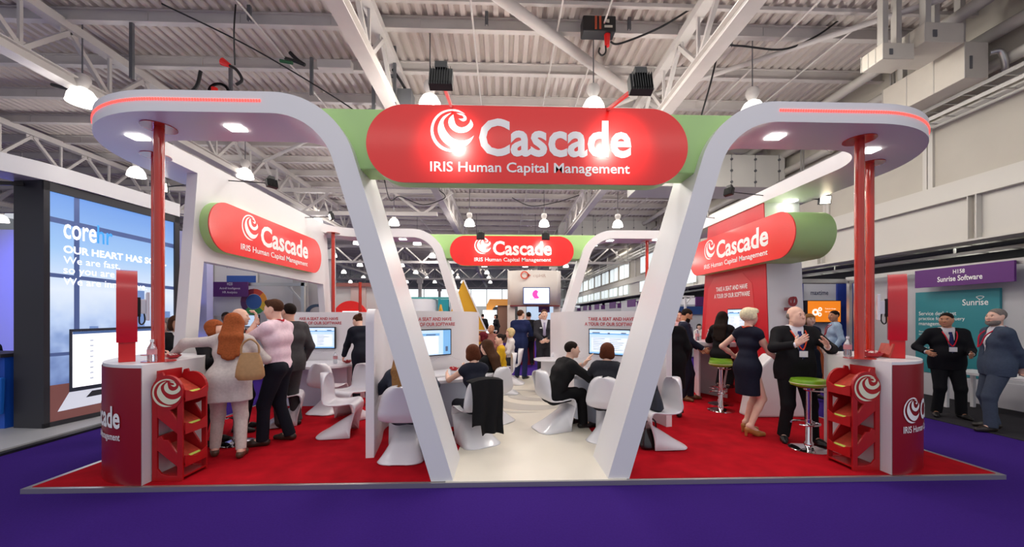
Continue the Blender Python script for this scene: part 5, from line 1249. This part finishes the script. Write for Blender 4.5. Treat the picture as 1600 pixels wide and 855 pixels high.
nt.links.new(a2.outputs[0], rp.inputs[0]); nt.links.new(rp.outputs[0], pn.inputs['Emission Color']); pn.inputs['Emission Strength'].default_value = 1.05; pn.inputs['Base Color'].default_value = (.02, .02, .02, 1)
b = B(); rect(b, 0, .07, 1.87, 3.42, .004); o = b.make('display', m, r)
def em(n, c, s=.8): return M(n, c, em=s)
b = B(); rect(b, 0, .07, 1.87, .60, .006); b.make('pictured_table', M('pictured_wood', (118, 74, 70), em=.55, noise=.0), o)
b = B()
for z0, z1 in ((2.9, 2.98), (2.1, 2.16)): P_(b, [(0, z0+.08), (1.87, z0+.02), (1.87, z1+.02), (0, z1+.08)], .006)
for s in (.30,): rect(b, s, .62, s+.07, 3.42, .0065)
rect(b, 0, 1.02, .5, 1.07, .0062); rect(b, 1.45, .62, 1.5, 3.42, .0062); b.make('pictured_window_bars', em('bars_blue', (74, 92, 140), .6), o, weld=False)
b = B(); rect(b, 1.15, .9, 1.33, 2.06, .006); rect(b, .95, .9, 1.12, 1.3, .006); rect(b, 1.62, .9, 1.8, 1.7, .006); rect(b, .5, .9, .62, 1.45, .006); b.make('pictured_towers', em('tower_blue', (110, 140, 190), .7), o, weld=False)
# pictured laptop
b = B(); P_(b, [(.24, .46), (1.64, .46), (1.64, 1.43), (.24, 1.41)], .008); b.make('pictured_laptop_bezel', em('bezel', (36, 40, 52), .5), o)
b = B(); P_(b, [(.28, .52), (1.60, .52), (1.60, 1.39), (.28, 1.37)], .010); b.mat(1); P_(b, [(.28, 1.33), (1.60, 1.35), (1.60, 1.39), (.28, 1.37)], .012)
b.mat(2)
for k in range(8): rect(b, .50, .62+k*.085, .55, .645+k*.085, .012); rect(b, .62, .63+k*.085, .88+.03*(k % 3), .636+k*.085, .012); rect(b, 1.05, .63+k*.085, 1.45, .636+k*.085, .012)
b.make('pictured_laptop_screen', [em('laptop_white', (250, 250, 252), 1.0), em('laptop_bar', (70, 100, 150), .6), em('laptop_text', (190, 196, 210), .7)], o, weld=False)
b = B(); P_(b, [(.10, .20), (1.25, .22), (1.7, .42), (1.7, .46), (.24, .46)], .009); b.mat(1); P_(b, [(.45, .34), (1.4, .36), (1.5, .43), (.53, .43)], .011); b.make('pictured_laptop_base', [em('laptop_silver', (196, 198, 210), .8), em('laptop_keys', (44, 44, 50), .4)], o, weld=False)
TW = em('advert_white', (252, 252, 255), 1.0)
b = B(); put_text(b, 'core', S_(.17, 2.78, .012), D_, UP, .42, .22, .012, off=0); b.make('lettering', TW, o)
b = B(); put_text(b, 'hr', S_(.60, 2.78, .012), D_, UP, .22, .29, .01, off=0); b.make('lettering', em('advert_blue', (60, 150, 220), .8), o, label='light blue letters hr')
b = B(); put_text(b, 'OUR HEART HAS SOUL.', S_(.17, 2.56, .012), D_, UP, 1.55, .115, .03, off=0); b.make('lettering', TW, o)
for s, z, w in (('We are fast,', 2.4, .76), ('so you are fast.', 2.25, .98), ('We are innovative.', 2.08, 1.2)):
    b = B(); put_text(b, s, S_(.17, z, .012), D_, UP, w, None, .0, off=0); b.make('lettering', TW, o)
# white fascia ring above it and the blue-lit back of the stand
b = B(); pts = crom([(-7.6, 4.4, 0), (-6.95, 5.0, 0), (-6.52, 5.75, 0), (-6.38, 6.9, 0), (-6.30, 7.72, 0)], 6)
b.grid([[V(p.x, p.y, 3.555), V(p.x, p.y, 3.80), V(p.x-.5, p.y+.1, 3.80), V(p.x-.5, p.y+.1, 3.555)] for p in pts], True)
tag(b.make('fascia', WHITE, smooth=True), 'curved white fascia board on top of the dark screen wall', 'fascia')
b = B(); b.bb((-14, 9.2, .002), (-6.9, 9.4, 3.6)); tag(b.make('back_panel', M('lilac_back_panel', (196, 196, 240), .7)), 'blue-lit back panel of the stand at the left edge', 'panel')
lamp('SPOT', 'blue_spot', (-9.6, 6.6, 3.3), 420, (.16, .18, 1), .3, (-9.8, 9.2, 1.8), spot=100)
lamp('SPOT', 'blue_spot', (-8.8, 5.2, 1.5), 160, (.3, .28, 1), .3, (-4.4, 4.7, 3.5), spot=36, blend=1)  # added spot, out of view, put in to tint the canopy underside blue
b = B(); b.prism([(-7.4+.9*math.cos(t), 8.8, 1.0+1.1*math.sin(t)) for t in np.linspace(PI*.35, PI*1.0, 16)]+[(-8.3, 8.8, .0), (-8.5, 8.8, .0)]+[(-7.5+1.0*math.cos(t), 8.8, .9+.7*math.sin(t)) for t in np.linspace(PI*1.0, PI*.35, 16)], (-2.2, .1, 0))
tag(b.make('arch', M('navy_arch', (20, 26, 60), .6), smooth=True), 'dark navy arched shape inside the blue-lit stand', 'arch')
r = thing('reception_desk', 'blue reception desk with dark top at the left edge', 'desk', (-7.8, 5.9, .003))
B().bb((-9.2, 5.72, .003), (-7.1, 6.2, 1.02)).make('front', M('corehr_blue', (22, 84, 190), .5), r); B().bb((-9.25, 5.66, 1.02), (-7.08, 6.25, 1.07)).make('desk_top', DKF, r)
for k, (x, lb) in enumerate(((-7.62, 'blue tote bag with white letters hanging on the blue desk'), (-7.22, 'blue tote bag half hidden behind the dark frame'))):
    r = thing('tote_bag', lb, 'bag', (x, 5.68, .25), 'blue tote bags')
    TB = M('tote_blue', (16, 104, 204), .6); y0 = 5.62-.0*k
    B().prism([(x-.2, y0, .26), (x+.17, y0, .22), (x+.19, y0, .74), (x-.17, y0, .76)], (0, .06, 0)).make('pouch', TB, r, bevel=.015)
    b = B(); b.tube(crom([(x-.1, y0+.02, .74), (x-.08, y0+.02, .94), (x, y0+.02, 1.0), (x+.08, y0+.02, .94), (x+.1, y0+.02, .72)]), .014, 6); b.make('handle', TB, r, smooth=True)
    if k == 0:
        b = B(); put_text(b, 'corehr', (x-.14, y0, .47), (1, 0, 0), UP, .3, .11, .01); b.make('lettering', LETT, r)
r = thing('spotlight', 'black floodlight sticking out above the left end of the screen wall', 'floodlight', (-7.0, 5.5, 3.4))
b = B(); R = Matrix.Rotation(.35, 3, 'Z')@Matrix.Rotation(-.35, 3, 'X'); b.box((-7.12, 5.35, 3.40), (.42, .26, .16), R=R); b.make('housing', BLACK, r, bevel=.02)
B().bar((-7.0, 5.45, 3.42), (-6.85, 5.72, 3.5), .05).make('bracket', BLACK, r)

# ------------------------------------------------------------------ shell booths seen through the left portal
BW = M('booth_shell_white', (208, 208, 208), .6); BG = M('booth_shell_grey', (176, 174, 172), .6)
b = B(); b.bb((-12, 11.6, -.05), (-5.0, 11.7, 3.6)); b.bb((-12, 11.5, 3.3), (-5.0, 11.6, 3.36)); tag(b.make('booth_partition', BW), 'pale shell booth wall behind the portal window', 'partition')
b = B(); b.bb((-6.0, 11.2, -.05), (-5.6, 11.3, 3.7)); tag(b.make('booth_partition', BG), 'tall light grey partition right of the purple sign', 'partition')
b = B(); b.bb((-8.95, 11.4, -.05), (-8.4, 11.5, 3.4)); tag(b.make('booth_partition', M('booth_grey_dark', (150, 150, 156), .6)), 'mid grey partition just right of the portal leg', 'partition')
b = B(); b.bb((-8.2, 9.9, 2.38), (-5.0, 9.98, 2.46)); b.bb((-5.1, 9.9, -.05), (-5.02, 9.98, 2.46)); b.bb((-8.2, 9.9, -.05), (-8.12, 9.98, 2.46)); b.bar((-5.45, 9.94, 2.4), (-5.1, 9.94, 2.0), .04); tag(b.make('booth_frame', ALU), 'aluminium frame carrying the purple sign behind the portal', 'frame')
r = thing('hanging_sign', 'purple sign with white text behind the portal window', 'sign', (-6.9, 9.85, 2.1))
B().bb((-7.27, 9.82, 2.10), (-6.37, 9.86, 2.47)).make('board', PURS, r)
for s, z, w in (('H220', 2.385, .13), ('Activ8 Intelligence', 2.285, .5), ('HR Analytics', 2.185, .36)):
    b = B(); put_text(b, s, (-6.80, 9.82, z), (1, 0, 0), UP, w, .07, .0, 'c'); b.make('lettering', LETT, r)
r = thing('wall_poster', 'white hanging banner with dark letters cut off by the portal header', 'banner', (-7.6, 11.5, 2.7))
B().bb((-8.46, 11.5, 2.58), (-7.2, 11.55, 3.4)).make('board', M('banner_white', (232, 230, 226), .5), r)
b = B(); put_text(b, 'HALOGEN', (-8.05, 11.5, 3.02), (1, 0, 0), UP, .7, .15, .0); b.make('lettering', M('taupe_letters', (120, 110, 100), .5), r)
b = B(); b.bb((-8.05, 11.49, 2.6), (-7.22, 11.5, 2.80)); b.make('strip', M('banner_blue', (58, 98, 176), .5), r)
r = thing('wheel_poster', 'round multicoloured wheel graphic beside the purple sign', 'poster', (-6.3, 9.9, 2.0))
b = B(); c = V(-6.30, 9.95, 1.98); ring = [(206, 70, 50), (236, 150, 40), (216, 180, 50), (60, 150, 80), (60, 160, 90), (90, 50, 100), (110, 50, 96), (150, 60, 80)]
for k in range(24):
    a0, a1 = PI/2-2*PI*k/24, PI/2-2*PI*(k+1)/24; b.mat(k//3)
    b.prism([c+V(math.cos(a)*q, 0, math.sin(a)*q) for a, q in ((a0, .2), (a0, .33), (a1, .33), (a1, .2))], (0, .01, 0))
b.make('wheel', [M('wheel_%d' % i, q, .5) for i, q in enumerate(ring)], r)
B().cone(c, c+V(0, .02, 0), .19, n=28).make('hub', M('hub_blue', (48, 92, 160), .5), r)
b = B(); b.bb((-7.3, 9.96, 1.62), (-6.2, 9.98, 2.12)); tag(b.make('notice_board', M('board_white', (222, 222, 222), .5)), 'white board under the purple sign', 'board')
screen((-6.4, 9.7, 1.5), (1, 0, 0), .8, .3, 'wall screen behind the bald man', 2)
b = B(); b.prism([(-4.7+.28*math.cos(t), 9.9, 1.72+.2*math.sin(t)) for t in np.linspace(0, PI, 14)]+[(-4.7+.2*math.cos(t), 9.9, 1.72+.13*math.sin(t)) for t in np.linspace(PI, 0, 14)], (0, .05, 0)); b.bb((-5.05, 9.9, 1.4), (-4.55, 9.95, 1.72))
tag(b.make('display_arch', M('wall_navy', (56, 74, 96), .5)), 'small dark display with arch above the left rear pod', 'display')
# red round feature behind the left pod
r = thing('round_feature', 'red round arch with white screen behind the left rear pod', 'display', (-5.3, 14.0, 0))
b = B(); b.lathe([(.0, -.04), (.62, -.04), (.62, .04), (0, .04)], (0, 0, 0), 36); b.v = [(-5.45+v[0], 14.0+v[2], 1.55+v[1]) for v in b.v]; b.make('disc', RED, r, smooth=True)
B().bb((-5.72, 13.93, 1.2), (-5.08, 13.955, 1.8)).make('screen', M('soft_screen', (216, 236, 240), em=.9), r)
B().bb((-5.9, 13.97, -.05), (-5.0, 14.05, 1.2)).make('foot', RED, r)
b = B(); b.bb((-6.6, 14.6, -.05), (-4.5, 14.7, 2.75)); b.mat(1).bb((-5.65, 14.5, 1.6), (-5.1, 14.6, 2.85)); tag(b.make('booth_partition', [BW, M('poster_pinkish', (206, 186, 182), .6)]), 'white partition with a pinkish poster behind the red round arch', 'partition')
tag(B().cone((-4.75, 13.0, -.05), (-4.75, 13.0, 2.75), .05).make('red_post', POLER, smooth=True), 'red post right of the red round arch', 'post')
tag(B().bb((-6.6, 14.4, 2.72), (-4.4, 14.5, 2.85)).make('rail', M('brown_rail', (150, 92, 86), .5)), 'brownish rail above the pinkish poster', 'rail')
# further stands in the middle distance
def cyl_stand(x, y, r_, h, label, mat, n=20): tag(B().cone((x, y, -.05), (x, y, h), r_, n=n).make('display_column', mat, smooth=True), label, 'column')
tag(B().bb((-3.66, 22, -.05), (-3.08, 22.4, 2.59)).make('teal_display', M('teal_panel_paint', (0, 140, 150), .5)), 'teal display panel seen under the back left arch', 'panel')
cyl_stand(-2.7, 22.3, .35, 2.6, 'white round column right of the teal panel', WHITE); cyl_stand(-4.6, 22.6, .9, 2.6, 'wide white round stand left of the teal panel', WHITE)
tag(B().bb((-5.8, 22, 2.6), (-2.4, 22.1, 2.72)).make('teal_rail', M('teal_rail_paint', (70, 150, 150), .5)), 'teal rail joining the white round columns', 'rail')
YEL = M('sail_yellow', (226, 168, 24), .5)
b = B(); b.prism([(-1.45, 14.2, 2.95), (-.62, 14.2, 1.1), (-.62, 14.2, -.05), (-1.9, 14.2, -.05), (-2.2, 14.2, 1.0)], (0, .5, 0)); b.mat(1).bar((-1.42, 14.15, 2.95), (-.6, 14.15, 1.1), .05); b.bar((-1.1, 14.15, 1.1), (-.2, 14.15, 1.08), .04)
tag(b.make('sail', [YEL, WHITE]), 'yellow triangular sail with white edge in the middle distance', 'sail')
b = B(); b.prism([(-2.5, 15.5, 2.1), (-2.05, 15.5, -.05), (-2.95, 15.5, -.05)], (0, .4, 0)); tag(b.make('sail', YEL), 'small yellow triangle left of the back left arch leg', 'sail')
r = thing('orange_stand', 'far stand with orange arch and a bright white screen', 'stand', (-1, 24, -.05))
b = B(); b.prism([(-1.0, 24, 1.4), (-1.0, 24, 2.3), (-.8, 24, 2.7), (1.0, 24, 2.7), (1.1, 24, 2.3), (-.4, 24, 2.3), (-.6, 24, 2.1), (-.6, 24, 1.4)], (0, .4, 0)); b.make('arch', M('orange_arch', (222, 150, 60), .5), r, smooth=True)
B().bb((-1.2, 23.6, .6), (-.35, 23.7, 2.0)).make('screen', M('bright_screen', (246, 252, 255), em=1.4), r)
B().bb((-.3, 24.2, -.05), (.5, 24.3, 2.3)).make('back_wall', M('brown_wall', (120, 84, 66), .7), r)
B().bb((.55, 23.8, -.05), (.95, 24.2, 2.4)).make('side_wall', M('dark_wall', (70, 72, 70), .7), r)
for x, y, w, h, c, lb in ((-6.5, 30, 4, 2.6, (206, 206, 204), 'far pale stand wall on the left of the hall'), (-2.2, 33, 2.6, 2.5, (190, 196, 196), 'far grey green stand wall behind the yellow sail'), (-14, 26, 8, 2.8, (196, 194, 192), 'far wide stand wall at the hall left'), (1.5, 30, 2.2, 2.4, (214, 210, 204), 'far cream stand wall behind the kiosk'), (-20, 20, 9, 3.0, (168, 168, 176), 'far grey stand wall behind the screen wall'), (5, 34, 3, 2.4, (206, 206, 210), 'far pale stand wall right of the kiosk')):
    b = B(); b.bb((x-w/2, y, -.05), (x+w/2, y+.2, h)); b.bb((x-w/2, y, -.05), (x-w/2+.1, y+2, h)); tag(b.make('stand_wall', M('standw_%d_%d_%d' % c, c, .6)), lb, 'partition')
# white kiosk with screen above the aisle end
r = thing('kiosk', 'white kiosk panel with ring logo and a screen above the aisle end', 'kiosk', (1.4, 15, -.05))
KW = M('kiosk_cream', (232, 222, 214), .5)
b = B(); b.grid([[V(.22+2.1*t, 15+.5*(2*t-1)**2*.6, z) for z in (2.05, 3.42)] for t in np.linspace(0, 1, 12)]); b.make('curved_panel', KW, r, smooth=True, solid=.06)
b = B(); b.bb((.2, 15.2, -.05), (.5, 15.5, 2.05)); b.bb((2.05, 15.2, -.05), (2.3, 15.5, 2.05)); b.make('post', KW, r)
B().bb((.3, 14.98, 2.0), (2.25, 15.4, 2.05)).make('rail', M('dark_red_rail', (120, 40, 44), .5), r)
b = B(); c = V(.86, 14.93, 3.22)
b.grid([[c+V(q*math.cos(a), 0, q*math.sin(a)) for q in (.11, .16)] for a in np.linspace(0, 2*PI, 25)]); b.prism([c+V(.13, 0, .08), c+V(.24, 0, 0), c+V(.13, 0, -.08)], (0, .01, 0)); b.make('ring_logo', M('ring_orange', (226, 92, 66), .5), r, weld=False)
b = B(); put_text(b, 'cipHR', (1.2, 14.97, 3.15), (1, 0, 0), UP, .5, .16, 0); b.make('lettering', M('pale_letters', (222, 196, 186), .5), r)
r = thing('wall_screen', 'kiosk screen with a pink crescent chart', 'screen', (1.32, 14.9, 2.45))
B().bb((.8, 14.86, 2.08), (1.84, 14.93, 2.74)).make('casing', M('blue_casing', (52, 76, 130), .4), r)
b = B(); b.bb((.83, 14.85, 2.11), (1.81, 14.858, 2.71)); b.make('display', M('kiosk_glow', (214, 222, 246), em=.9), r)
b = B(); b.prism([(1.33+.17*math.cos(t), 14.845, 2.47+.17*math.sin(t)) for t in np.linspace(1.7, 5.2, 14)]+[(1.47+.12*math.cos(t), 14.845, 2.47+.12*math.sin(t)) for t in np.linspace(4.4, 2.2, 10)], (0, .004, 0)); b.make('crescent', M('pink_glow', (236, 60, 160), em=.8), r)
b = B(); put_text(b, '63%', (1.08, 14.848, 2.24), (1, 0, 0), UP, .22, .09, .01); b.make('lettering', M('lilac_glow', (196, 120, 200), em=.7), r)
r = thing('reception_desk', 'dark red counter with white top below the kiosk', 'desk', (.85, 13.2, -.05))
B().bb((.45, 13.1, -.05), (1.1, 13.6, .85)).make('front', M('dark_red_front', (128, 24, 34), .5), r); B().bb((.42, 13.05, .85), (1.15, 13.65, 1.05)).make('desk_top', WHITE, r)
screen((1.75, 17, 1.7), (1, 0, 0), 1.4, .8, 'big pale screen under the kiosk', 2)
tag(B().bb((1.45, 15.36, 1.77), (1.9, 15.4, 2.01)).make('hanging_sign', PURS), 'small purple sign under the kiosk screen', 'sign')
# right-hand side: row of shell booths along the hall wall
SH_ = M('shell_scheme_white', (204, 204, 208), .6)
st('wall_right_lower', B().bb((12.6, 2, -.05), (12.7, 62, 3.4)), M('aisle_wall', (96, 98, 94), .8))
for k, y in enumerate((17, 20.5, 24, 28, 32, 37, 42)):
    r = thing('shell_booth', 'white shell booth along the right wall, %s from the stand' % ('first', 'second', 'third', 'fourth', 'fifth', 'sixth', 'seventh')[k], 'booth', (8.2, y, -.05))
    B().bb((8.6, y-1.6, -.05), (8.7, y+1.6, 2.45)).make('back_wall', SH_, r); B().bb((6.9, y+1.55, -.05), (8.6, y+1.6, 2.45)).make('side_wall', SH_, r)
    B().bb((6.85, y-.9, 2.12), (6.88, y+.4, 2.5)).make('name_board', PURS, r, label='purple name board'); B().bb((6.88, y-1.6, 2.4), (6.92, y+1.6, 2.5)).make('rail', ALU, r)
    B().bb((7.2, y-.2, 2.14), (7.9, y-.17, 2.45)).make('side_board', PURS, r)
tag(B().bb((7.0, 15.5, 1.70), (8.58, 15.595, 2.02)).make('blue_band', M('blue_band_paint', (36, 74, 140), .5)), 'blue band sign seen between the right arch and the red wall', 'sign')
tag(B().bb((6.4, 15.6, -.05), (8.59, 15.7, 2.1)).make('booth_partition', SH_), 'pale partition carrying the blue band sign', 'partition')
tag(B().bb((7.95, 15.52, 2.03), (8.45, 15.6, 2.42)).make('hanging_sign', PURS), 'purple sign between the right arch and the red wall', 'sign')
b = B(); b.bar((7.25, 15, -.05), (7.25, 15, 2.4), .07); b.bar((7.1, 15, 2.4), (7.6, 15, 2.4), .07); b.bar((7.25, 15, 2.05), (7.5, 15, 2.38), .05); tag(b.make('truss_post', WHITE), 'thin white post right of the red flag', 'post')
b = B(); rows = []
for k in range(14):
    t = k/13; z = .3+2.35*t; w = .42*math.sin(min(1, t*1.15+.12)*PI)**.7*(1-.2*t)+.03
    rows.append([V(4.12+.28*t+w*v, 9.55+.1*math.sin(v*2+t*3), z) for v in np.linspace(-.6, .6, 6)])
b.grid(rows); o = tag(b.make('flag_banner', M('flag_red', (186, 22, 28), .5), smooth=True, solid=.01), 'red feather-shaped flag behind the bearded man', 'flag'); B().cone((4.2, 9.62, 0), (4.45, 9.62, 2.7), .015).make('flag_pole', ALU, o)
# booth with the orange screen
r = thing('shell_booth', 'blue and white shell booth with orange screen right of the red wall', 'booth', (8.3, 10.3, -.05))
B().bb((7.2, 10.25, -.05), (9.5, 10.35, 2.5)).make('back_wall', M('mt_white', (214, 214, 222), .5), r)
b = B(); b.bb((9.5, 9.3, -.05), (9.6, 10.3, 2.6)); b.make('side_wall', M('mt_blue', (40, 62, 150), .5), r, label='blue side wall')
b = B(); b.bb((9.16, 10.2, -.05), (9.5, 10.25, 2.5)); b.bb((8.06, 10.2, -.05), (8.2, 10.25, 2.5)); b.make('stripe', M('mt_blue'), r)
b = B(); put_text(b, 'maxtime', (8.44, 10.25, 2.2), (1, 0, 0), UP, .5, .12, .01); b.make('lettering', M('mt_ink', (44, 50, 90), .5), r)
b = B(); b.bb((7.0, 9.5, 2.46), (9.1, 9.56, 2.56)); b.bb((9.0, 9.48, -.05), (9.08, 9.56, 2.56)); b.bb((8.82, 9.48, -.05), (8.9, 9.56, 2.56)); b.make('frame', ALU, r)
r = thing('wall_screen', 'orange screen with white gears in the blue booth', 'screen', (8.35, 10.1, 1.72))
B().bb((8.18, 10.05, 1.44), (9.12, 10.19, 2.04)).make('casing', BLACK, r)
B().bb((8.2, 10.04, 1.46), (9.1, 10.05, 2.02)).make('display', M('orange_glow', (232, 126, 28), em=.8), r)
b = B()
for x, z, q in ((8.40, 1.72, .085), (8.53, 1.80, .05), (8.52, 1.66, .05)): b.grid([[V(x+k*math.cos(a)*(1+.12*(i % 2)), 10.035, z+k*math.sin(a)*(1+.12*(i % 2))) for k in (q*.45, q)] for i, a in enumerate(np.linspace(0, 2*PI, 25))])
b.make('gears', em('gear_white', (255, 244, 232), 1), r, weld=False)
b = B(); put_text(b, 'Time to change', (8.66, 10.035, 1.80), (1, 0, 0), UP, .3, .04, 0); put_text(b, 'the way you work', (8.66, 10.035, 1.72), (1, 0, 0), UP, .4, .04, 0); b.make('lettering', em('gear_white', (255, 244, 232)), r)
tag(B().prism([(x, 8.9, z) for x, z in [(7.45, -.04), (7.75, -.04), (7.75, 1.0), (7.7, 1.1), (7.5, 1.1), (7.45, 1.0)]], (0, .1, 0)).make('orange_sign', M('orange_chair', (196, 92, 40), .5), bevel=.02), 'rounded orange panel beside the woman in navy', 'panel')
# Sunrise booth
r = thing('shell_booth', 'grey and white shell booth with teal poster at the right edge', 'booth', (8.6, 7.5, -.04))
B().bb((9.0, 5.2, -.04), (9.08, 9.45, 2.52)).make('back_wall', GREYW, r)
B().bb((8.95, 5.5, -.04), (9.0, 8.15, .42)).make('skirting', M('booth_skirt_white', (206, 204, 210), .5), r)
b = B(); b.bb((8.74, 5.0, 2.5), (8.8, 9.5, 2.6)); b.bb((8.74, 5.95, -.04), (8.8, 6.02, 2.6)); b.make('frame', ALU, r)
r = thing('hanging_sign', 'purple booth sign with white text over the two men at right', 'sign', (8.34, 7.0, 2.2))
B().bb((8.68, 6.23, 2.20), (8.72, 7.8, 2.56)).make('board', M('purple_sign_lit', (96, 36, 118), .5), r)
for s, z, w in (('H158', 2.40, .19), ('Sunrise Software', 2.26, .72)):
    b = B(); put_text(b, s, (8.68, 7.02, z+.03), (0, -1, 0), UP, w, .08 if w < .3 else .105, .02, 'c'); b.make('lettering', LETT, r)
r = thing('wall_poster', 'teal poster behind the two men in suits at the right edge', 'poster', (8.64, 7.3, .5))
B().bb((8.95, 6.62, .43), (8.995, 8.03, 2.12)).make('board', TEAL, r)
b = B(); put_text(b, 'Sunrise', (8.95, 7.18, 1.82), (0, -1, 0), UP, .40, .12, .01); b.make('lettering', LETT, r)
b = B(); b.tube([V(8.945, 6.9+.05*math.cos(t)*(1+.3*math.sin(3*t)), 1.96+.03*math.sin(t)) for t in np.linspace(0, 2*PI, 18)], .006, 5); b.make('cloud_logo', LETT, r)
for s, z, w, h_ in (('Service desk best', 1.63, .68, .08), ('practice for HR query', 1.53, .82, .09), ('management', 1.42, .52, .085), ('Sunrise HR case management', 1.27, .8, .045), ('software solutions', 1.21, .5, .045), ('Easy to use', 1.02, .3, .04), ('Fast to deploy', .94, .34, .04), ('Simple reporting', .86, .36, .04)):
    b = B(); put_text(b, s, (8.95, 7.96, z), (0, -1, 0), UP, w, h_, .005); b.make('lettering', LETT, r)
r = thing('side_table', 'low white table behind the man at the right edge', 'table', (8.3, 6.0, -.04))
B().bb((8.0, 5.4, .60), (8.6, 6.75, .64)).make('table_top', WHITE, r)
for x, y in ((8.05, 5.45), (8.55, 5.45), (8.05, 6.7), (8.55, 6.7)): B().bar((x, y, -.04), (x, y, .6), .05).make('leg', WHITE, r)
for _y, lb in ((7.8, 'bright strip light under the soffit above the purple sign'), (11.5, 'strip light under the soffit behind the orange-screen booth'), (16, 'strip light under the soffit further along the right side'), (22, 'farthest strip light under the soffit on the right')):
    r = thing('strip_light', lb, 'lamp', (10.3, _y, 3.3))
    B().bb((9.5, _y-.05, 3.34), (11.3, _y+.35, 3.40)).make('housing', ALU, r); B().bb((9.7, _y+.02, 3.31), (11.1, _y+.28, 3.34)).make('tube', M('strip_glow', (250, 252, 226), em=4), r)
    lamp('AREA', 'strip_beam', (10.3, _y+.15, 3.2), 30, (1, 1, .9), 1.4, (10.3, _y+.15, 0), sy=.3)
b = B()
for x, z in ((9.4, 3.05), (9.7, 2.9)):
    b.bb((x, 4, z), (x+.02, 30, z+.06)); b.bb((x+.2, 4, z), (x+.22, 30, z+.06))
    for y in np.arange(4, 30, .5): b.bb((x, y, z), (x+.22, y+.03, z+.015))
    for y in np.arange(5, 30, 3): b.bb((x+.1, y, z), (x+.13, y+.03, 3.398))
tag(b.make('cable_tray', ALU), 'cable tray under the soffit above the booths at right', 'cable tray')
